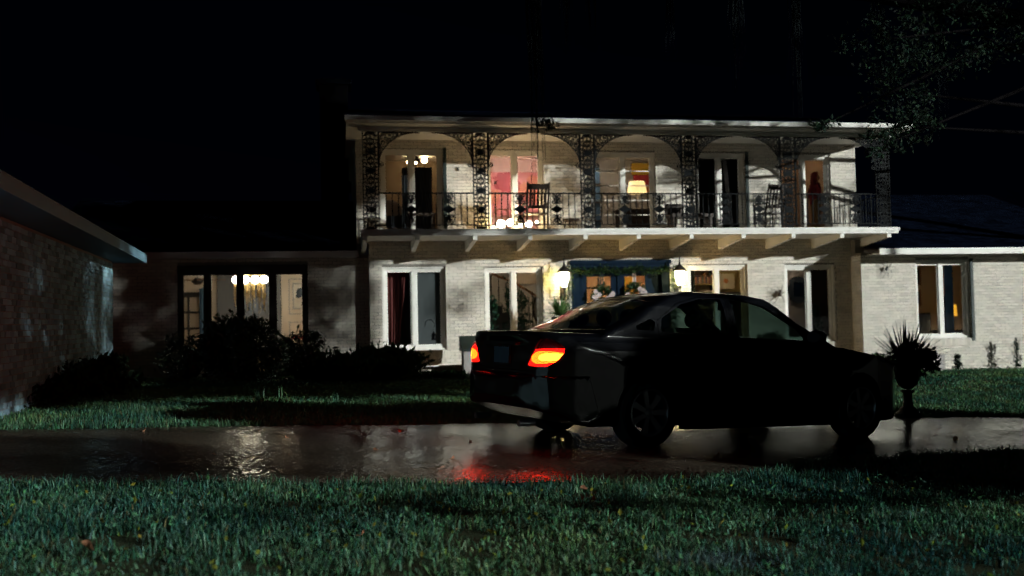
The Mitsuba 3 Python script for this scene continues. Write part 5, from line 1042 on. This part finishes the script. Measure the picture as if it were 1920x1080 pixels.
# window openings
win_side = {'front_window': [(1.16, 1.035), (2.10, 1.02), (1.98, 1.13), (1.60, 1.345), (1.40, 1.392), (1.16, 1.405)], 'rear_window': [(.20, 1.075), (1.04, 1.04), (1.04, 1.408), (.78, 1.40), (.50, 1.335), (.24, 1.20)], 'quarter_window': [(-.16, 1.09), (.12, 1.08), (.155, 1.165), (.10, 1.19)]}
def prism_side(pts, s, grow=0.0):
    g_ = Polygon(pts).buffer(grow, join_style=1) if grow else Polygon(pts).buffer(-0.02).buffer(0.02); p = ccw(list(g_.exterior.coords)[:-1]); return ext_side(p, 0.45, 1.1) if s > 0 else ext_side(p, -1.1, -0.45)
ws = ccw(mir([(.70, 1.00), (.565, 1.40), (.3, 1.425), (.05, 1.432)])); rs = ccw(mir([(.66, 1.085), (.60, 1.20), (.51, 1.36), (.25, 1.395), (.05, 1.40)]))
openings = {}
for s, side in ((-1, 'near'), (1, 'far')):
    for n_, pts in win_side.items(): openings[(n_, side)] = (prism_side(pts, s), prism_side(list(Polygon(pts).buffer(-0.02).buffer(0.018).exterior.coords)[:-1], s))
def shrink(p, d): return ccw(list(Polygon(p).buffer(-d).exterior.coords)[:-1])
openings[('windscreen', '')] = (ext_front(ws, 1.45, 2.7), ext_front(shrink(ws, .002), 1.45, 2.7)); openings[('back_window', '')] = (ext_front(rs, -.8, .62), ext_front(shrink(rs, .002), -.8, .62))
glasses = {}
for kk, (pr, pr2) in openings.items():
    glasses[kk] = (solid - void_glass) ^ pr2; shell = shell - pr
# panels cut out of the shell with thin gaps
CP = np.array([2.543, 9.728, -0.138]); 
def rot(a, ax): return trimesh.transformations.rotation_matrix(a, ax)
CARM = trimesh.transformations.translation_matrix(CP) @ rot(0.323, [0, 0, 1]) @ rot(0.044, [0, 1, 0]) @ rot(0.006, [1, 0, 0])
CAR = thing('car', 'black four-door saloon on the wet drive with its red tail lights lit', 'car')
def cput(key, m, mt, smooth=28, **kw):
    m = m if isinstance(m, trimesh.Trimesh) else to_tm(m); m = m.copy(); v = np.array(m.vertices, float)
    v[:, 0] += -0.09 * np.clip((-0.36 - v[:, 0]) / 0.7, 0, 1.1) + 0.05 * np.clip((v[:, 0] - 3.12) / 0.5, 0, 1.1)
    v[:, 2] += 0.022 * np.clip((v[:, 2] - 0.35) / 0.8, 0, 1.5); v[:, 1] *= 1.015; m.vertices = v; m.apply_transform(CARM)
    return obj(CAR + '__' + key, m, mt, smooth, **kw)
panels = []
door_r = [(.10, .30), (.98, .245), (1.085, .245), (1.10, 1.02), (1.10, 1.425), (.75, 1.42), (.45, 1.345), (.17, 1.17), (.165, 1.0), (.42, .66), (.36, .40)]
door_f = [(1.115, .245), (2.12, .245), (2.24, .55), (2.22, .98), (2.03, 1.13), (1.62, 1.375), (1.42, 1.415), (1.115, 1.425)]
for s, side in ((-1, 'near'), (1, 'far')):
    for n_, pts in (('front_door', door_f), ('rear_door', door_r)):
        def pr(g_): p = ccw(list(Polygon(pts).buffer(g_).exterior.coords)[:-1]); return ext_side(p, 0.55, 1.1) if s > 0 else ext_side(p, -1.1, -0.55)
        panels.append((n_, shell ^ pr(-0.004))); shell = shell - pr(0.0)
hood = ext_plan(ccw([(2.38, -.70), (3.2, -.72), (3.5, -.55), (3.58, 0), (3.5, .55), (3.2, .72), (2.38, .70)]), .70, 1.2)
hood2 = ext_plan(ccw([(2.375, -.704), (3.202, -.724), (3.504, -.554), (3.584, 0), (3.504, .554), (3.202, .724), (2.375, .704)]), .70, 1.2)
panels.append(('bonnet', shell ^ hood)); shell = shell - hood2
trunk = ext_front(ccw(mir([(.60, .70), (.655, 1.2), (.3, 1.2)])), -1.3, -.56); trunk2 = ext_front(ccw(mir([(.604, .695), (.660, 1.205), (.3, 1.205)])), -1.3, -.556)
# lamps at the tail wrap the corners
LAMP_SIDE = ext_side(ccw([(-1.3, .68), (-.98, .72), (-.89, .79), (-.83, .87), (-.825, .91), (-.87, .955), (-.95, 1.01), (-1.3, 1.02)]), -1.2, 1.2)
def lens_prism(pts, s): p = ccw([(s * a, b) for a, b in pts]); return ext_front(p, -1.3, -.6) ^ LAMP_SIDE
def oval(a, b, ra, rb, rot_=0): return list(ellipse(a, b, ra, rb, rot_).exterior.coords)[:-1]
lamp_out = [(.48, .745), (.56, .735), (.72, .735), (.95, .785), (.95, .955), (.80, .995), (.66, .985), (.60, .92)]
red_part = [(.49, .75), (.57, .74), (.72, .74), (.95, .79), (.95, .90), (.80, .905), (.60, .895)]
hot_part = oval(.70, .822, .155, .056, 4)
core_part = oval(.755, .826, .078, .034, 6)
shell0 = shell
def skin(dx, dy, depth): a = solid.translate([dx, dy, 0]); return a - solid.translate([dx + depth, dy + (depth if dy > 0 else -depth) * -1.0, 0])
lamps = []
for s in (-1, 1):
    o = lens_prism(lamp_out, s); shell = shell - o; trunk = trunk - lens_prism([(a - .006 if a < .9 else a, b) for a, b in lamp_out], s)
    band = lambda d0, d1: solid.translate([d0, -s * d0, 0]) - solid.translate([d1, -s * d1, 0])
    split = lambda pts: lens_prism(pts, s)
    clear = (band(.002, .012) ^ o) - split(red_part); red = band(.001, .012) ^ split(shrink(red_part, .002)); cells = m3.Manifold.batch_boolean([m3.Manifold.cube([.8, .021, .0185]).translate([-1.3, s * (.50 + .025 * a_) - (.021 if s < 0 else 0), .755 + .0225 * b_ + .0125 * (a_ % 2)]) for a_ in range(18) for b_ in range(7)], m3.OpType.Add); hot = (band(-.003, .0005) ^ split(hot_part)) ^ cells; core = band(-.006, -.0035) ^ split(core_part)
    back = band(.03, .06) ^ o
    lamps.append((s, clear, red, hot, core, back))
panels.append(('boot_lid', shell ^ trunk)); shell = shell - trunk2
bump = ext_side(ccw([(-1.3, .1), (-.52, .1), (-.52, .30), (-.62, .66), (-1.3, .655)]), -1.2, 1.2); bump2 = ext_side(ccw([(-1.3, .1), (-.517, .1), (-.517, .30), (-.617, .664), (-1.3, .659)]), -1.2, 1.2)
panels.append(('rear_bumper', shell ^ bump)); shell = shell - bump2
fb = ext_side(ccw([(4, .1), (3.22, .1), (3.20, .45), (3.35, .60), (4, .60)]), -1.2, 1.2); fb2 = ext_side(ccw([(4, .1), (3.217, .1), (3.197, .45), (3.348, .604), (4, .604)]), -1.2, 1.2)
panels.append(('front_bumper', shell ^ fb)); shell = shell - fb2
hl = ext_plan(ccw([(3.05, .62), (3.30, .58), (3.66, .46), (3.7, .60), (3.4, .95), (3.1, .95)]), .612, .80); hl_n = ext_plan(ccw([(a, -b) for a, b in [(3.05, .62), (3.30, .58), (3.66, .46), (3.7, .60), (3.4, .95), (3.1, .95)]]), .612, .80)
for h_ in (hl, hl_n): panels.append(('headlight', (solid - solid.translate([-.02, 0, -.005])) ^ h_)); shell = shell - h_
cput('body', shell, 'car_paint')
for n_, p in panels:
    if n_ == 'headlight': cput(n_, p, 'lamp_housing')
    else: cput(n_, p, 'car_paint')
for kk, gm in glasses.items(): cput(kk[0], gm, 'car_glass', 40)
for (s, clear, red, hot, core, back) in lamps:
    k = cput('tail_light', back, 'lamp_housing')[len(CAR) + 2:]
    cput(k + '__clear_lens', clear, 'lens_glass'); cput(k + '__red_lens', red, 'black_trim', emitter=glow('', (4.2, 0.02, 0.01), 0.6))
    cput(k + '__lit_reflector', hot, 'black_trim', emitter=glow('', (100, 0.64, 0.03), 3.4)); cput(k + '__bulb_glow', core, 'black_trim', emitter=glow('', (75, 2.0, 0.12), 1.2))
# trim
cput('number_plate', bx(-1.012, -1.004, -.15, .15, .755, .905), 'plate_blue'); cput('number_plate__frame', exz(sbox(-.165, .74, .165, .92).difference(sbox(-.151, .754, .151, .906)), 0, .014).apply_transform(rot(math.pi / 2, [0, 0, 1])).apply_translation([-.998, 0, 0]), 'black_trim')
cput('plate_lamp_bar', bx(-1.035, -.985, -.32, .32, .925, .955), 'black_trim')
for y in (-.55, .55): cput('exhaust', tub([[-.9, y * .8, .23], [-1.05, y * .8, .225]], .03, 14), 'alloy')
for s in (-1, 1):
    m = ball(0, 0, 0, 1, 3, (.075, .115, .072)); m.vertices[:, 0] = np.minimum(m.vertices[:, 0], .05); m.vertices[:, 0] = np.maximum(m.vertices[:, 0], -.045); m.apply_translation([2.03, s * .985, 1.055])
    k = cput('wing_mirror', m, 'car_paint')[len(CAR) + 2:]; cput(k + '__arm', tub([[2.06, s * .80, 1.015], [2.05, s * .93, 1.03]], .022), 'black_trim'); cput(k + '__glass', exz(ellipse(0, 0, .088, .052), 0, .002).apply_transform(rot(math.pi / 2, [0, 0, 1])).apply_translation([1.982, s * .985, 1.055]), 'alloy')
    for x in (.27, 1.20): cput('door_handle', tub([[x, s * .905, .86], [x + .02, s * .935, .862], [x + .15, s * .935, .858], [x + .17, s * .905, .855]], .011), 'car_paint')
    cput('sill', bx(.42, 2.36, s * .80 if s > 0 else -.885, .885 if s > 0 else -.80, .165, .2), 'black_trim')
def wheel(x, s):
    y = s * .80; M = trimesh.transformations.translation_matrix([x, y, .333]) @ rot(-s * math.pi / 2, [1, 0, 0])
    def w(n_, m, mt, sm=35): m.apply_transform(M); return cput(n_, m, mt, sm)
    prof = [(.215, -.10), (.235, -.108), (.285, -.112), (.315, -.10), (.331, -.075), (.334, 0), (.331, .075), (.315, .10), (.285, .112), (.235, .108), (.215, .10), (.215, -.10)]
    k = 'wheel'; n_ = 0
    while f'{CAR}__{k}' in _wheels: n_ += 1; k = f'wheel_{n_:03d}'
    _wheels.add(f'{CAR}__{k}')
    w(k + '__tyre', trimesh.creation.revolve(np.array(prof), sections=48), 'tyre_rubber'); w(k + '__rim', trimesh.creation.revolve(np.array([(.19, -.09), (.214, -.09), (.214, .092), (.222, .10), (.205, .105), (.195, .08), (.19, -.08), (.19, -.09)]), sections=40), 'alloy')
    for q_ in range(7):
        a = q_ * 2 * math.pi / 7; sp = Polygon([(.03, -.020), (.2, -.030), (.2, .030), (.03, .020)]); m = trimesh.creation.extrude_polygon(sp, .022, engine='earcut'); m.vertices[:, 2] += .062 - .10 * (np.hypot(m.vertices[:, 0], m.vertices[:, 1]) - .2) * 0
        m.apply_transform(rot(a, [0, 0, 1])); w(k + '__spoke', m, 'alloy')
    w(k + '__hub', lathe([[0, .095], [.03, .093], [.05, .08], [.05, .05], [0, .05]], 0, 0, 0, 20), 'alloy'); w(k + '__brake_disc', lathe([[0, .02], [.15, .02], [.15, .0], [0, .0]], 0, 0, 0, 28), 'black_trim')
_wheels = set()
for (x, s) in wh: wheel(x, s)
# inside: seats, head rests, dash, wheel
def seat(x, y, w_, hd=True):
    k = cput('seat', bx(x, x + .48, y - w_ / 2, y + w_ / 2, .42, .60), 'car_interior')[len(CAR) + 2:]
    m = MB(); m.add([[xx + (zz - .6) * -.32, yy, zz] for xx in (x - .07, x + .06) for yy in (y - w_ / 2, y + w_ / 2) for zz in (.6, 1.12)], BOXF); cput(k + '__backrest', m.get(), 'car_interior')
    for hy in ([y] if w_ < .7 else [y - w_ * .32, y, y + w_ * .32]):
        h_ = ball(x - .22, hy, 1.20, 1, 3, (.05, .12, .085)); cput(k + '__head_rest', h_, 'car_interior', True)
seat(1.15, -.36, .52); seat(1.15, .36, .52); seat(.30, 0, 1.3)
cput('dashboard', bx(1.95, 2.35, -.70, .70, .70, .985), 'car_interior'); cput('parcel_shelf', bx(-.42, .02, -.66, .66, 1.0, 1.03), 'car_interior')
m = trimesh.creation.torus(.18, .016, 28, 8); m.apply_transform(rot(math.pi / 2 - .35, [0, 1, 0])); m.apply_translation([1.80, .36, .98]); cput('steering_wheel', m, 'black_trim', True)
cput('rear_view_mirror', bx(1.66, 1.68, -.11, .11, 1.325, 1.385), 'black_trim')
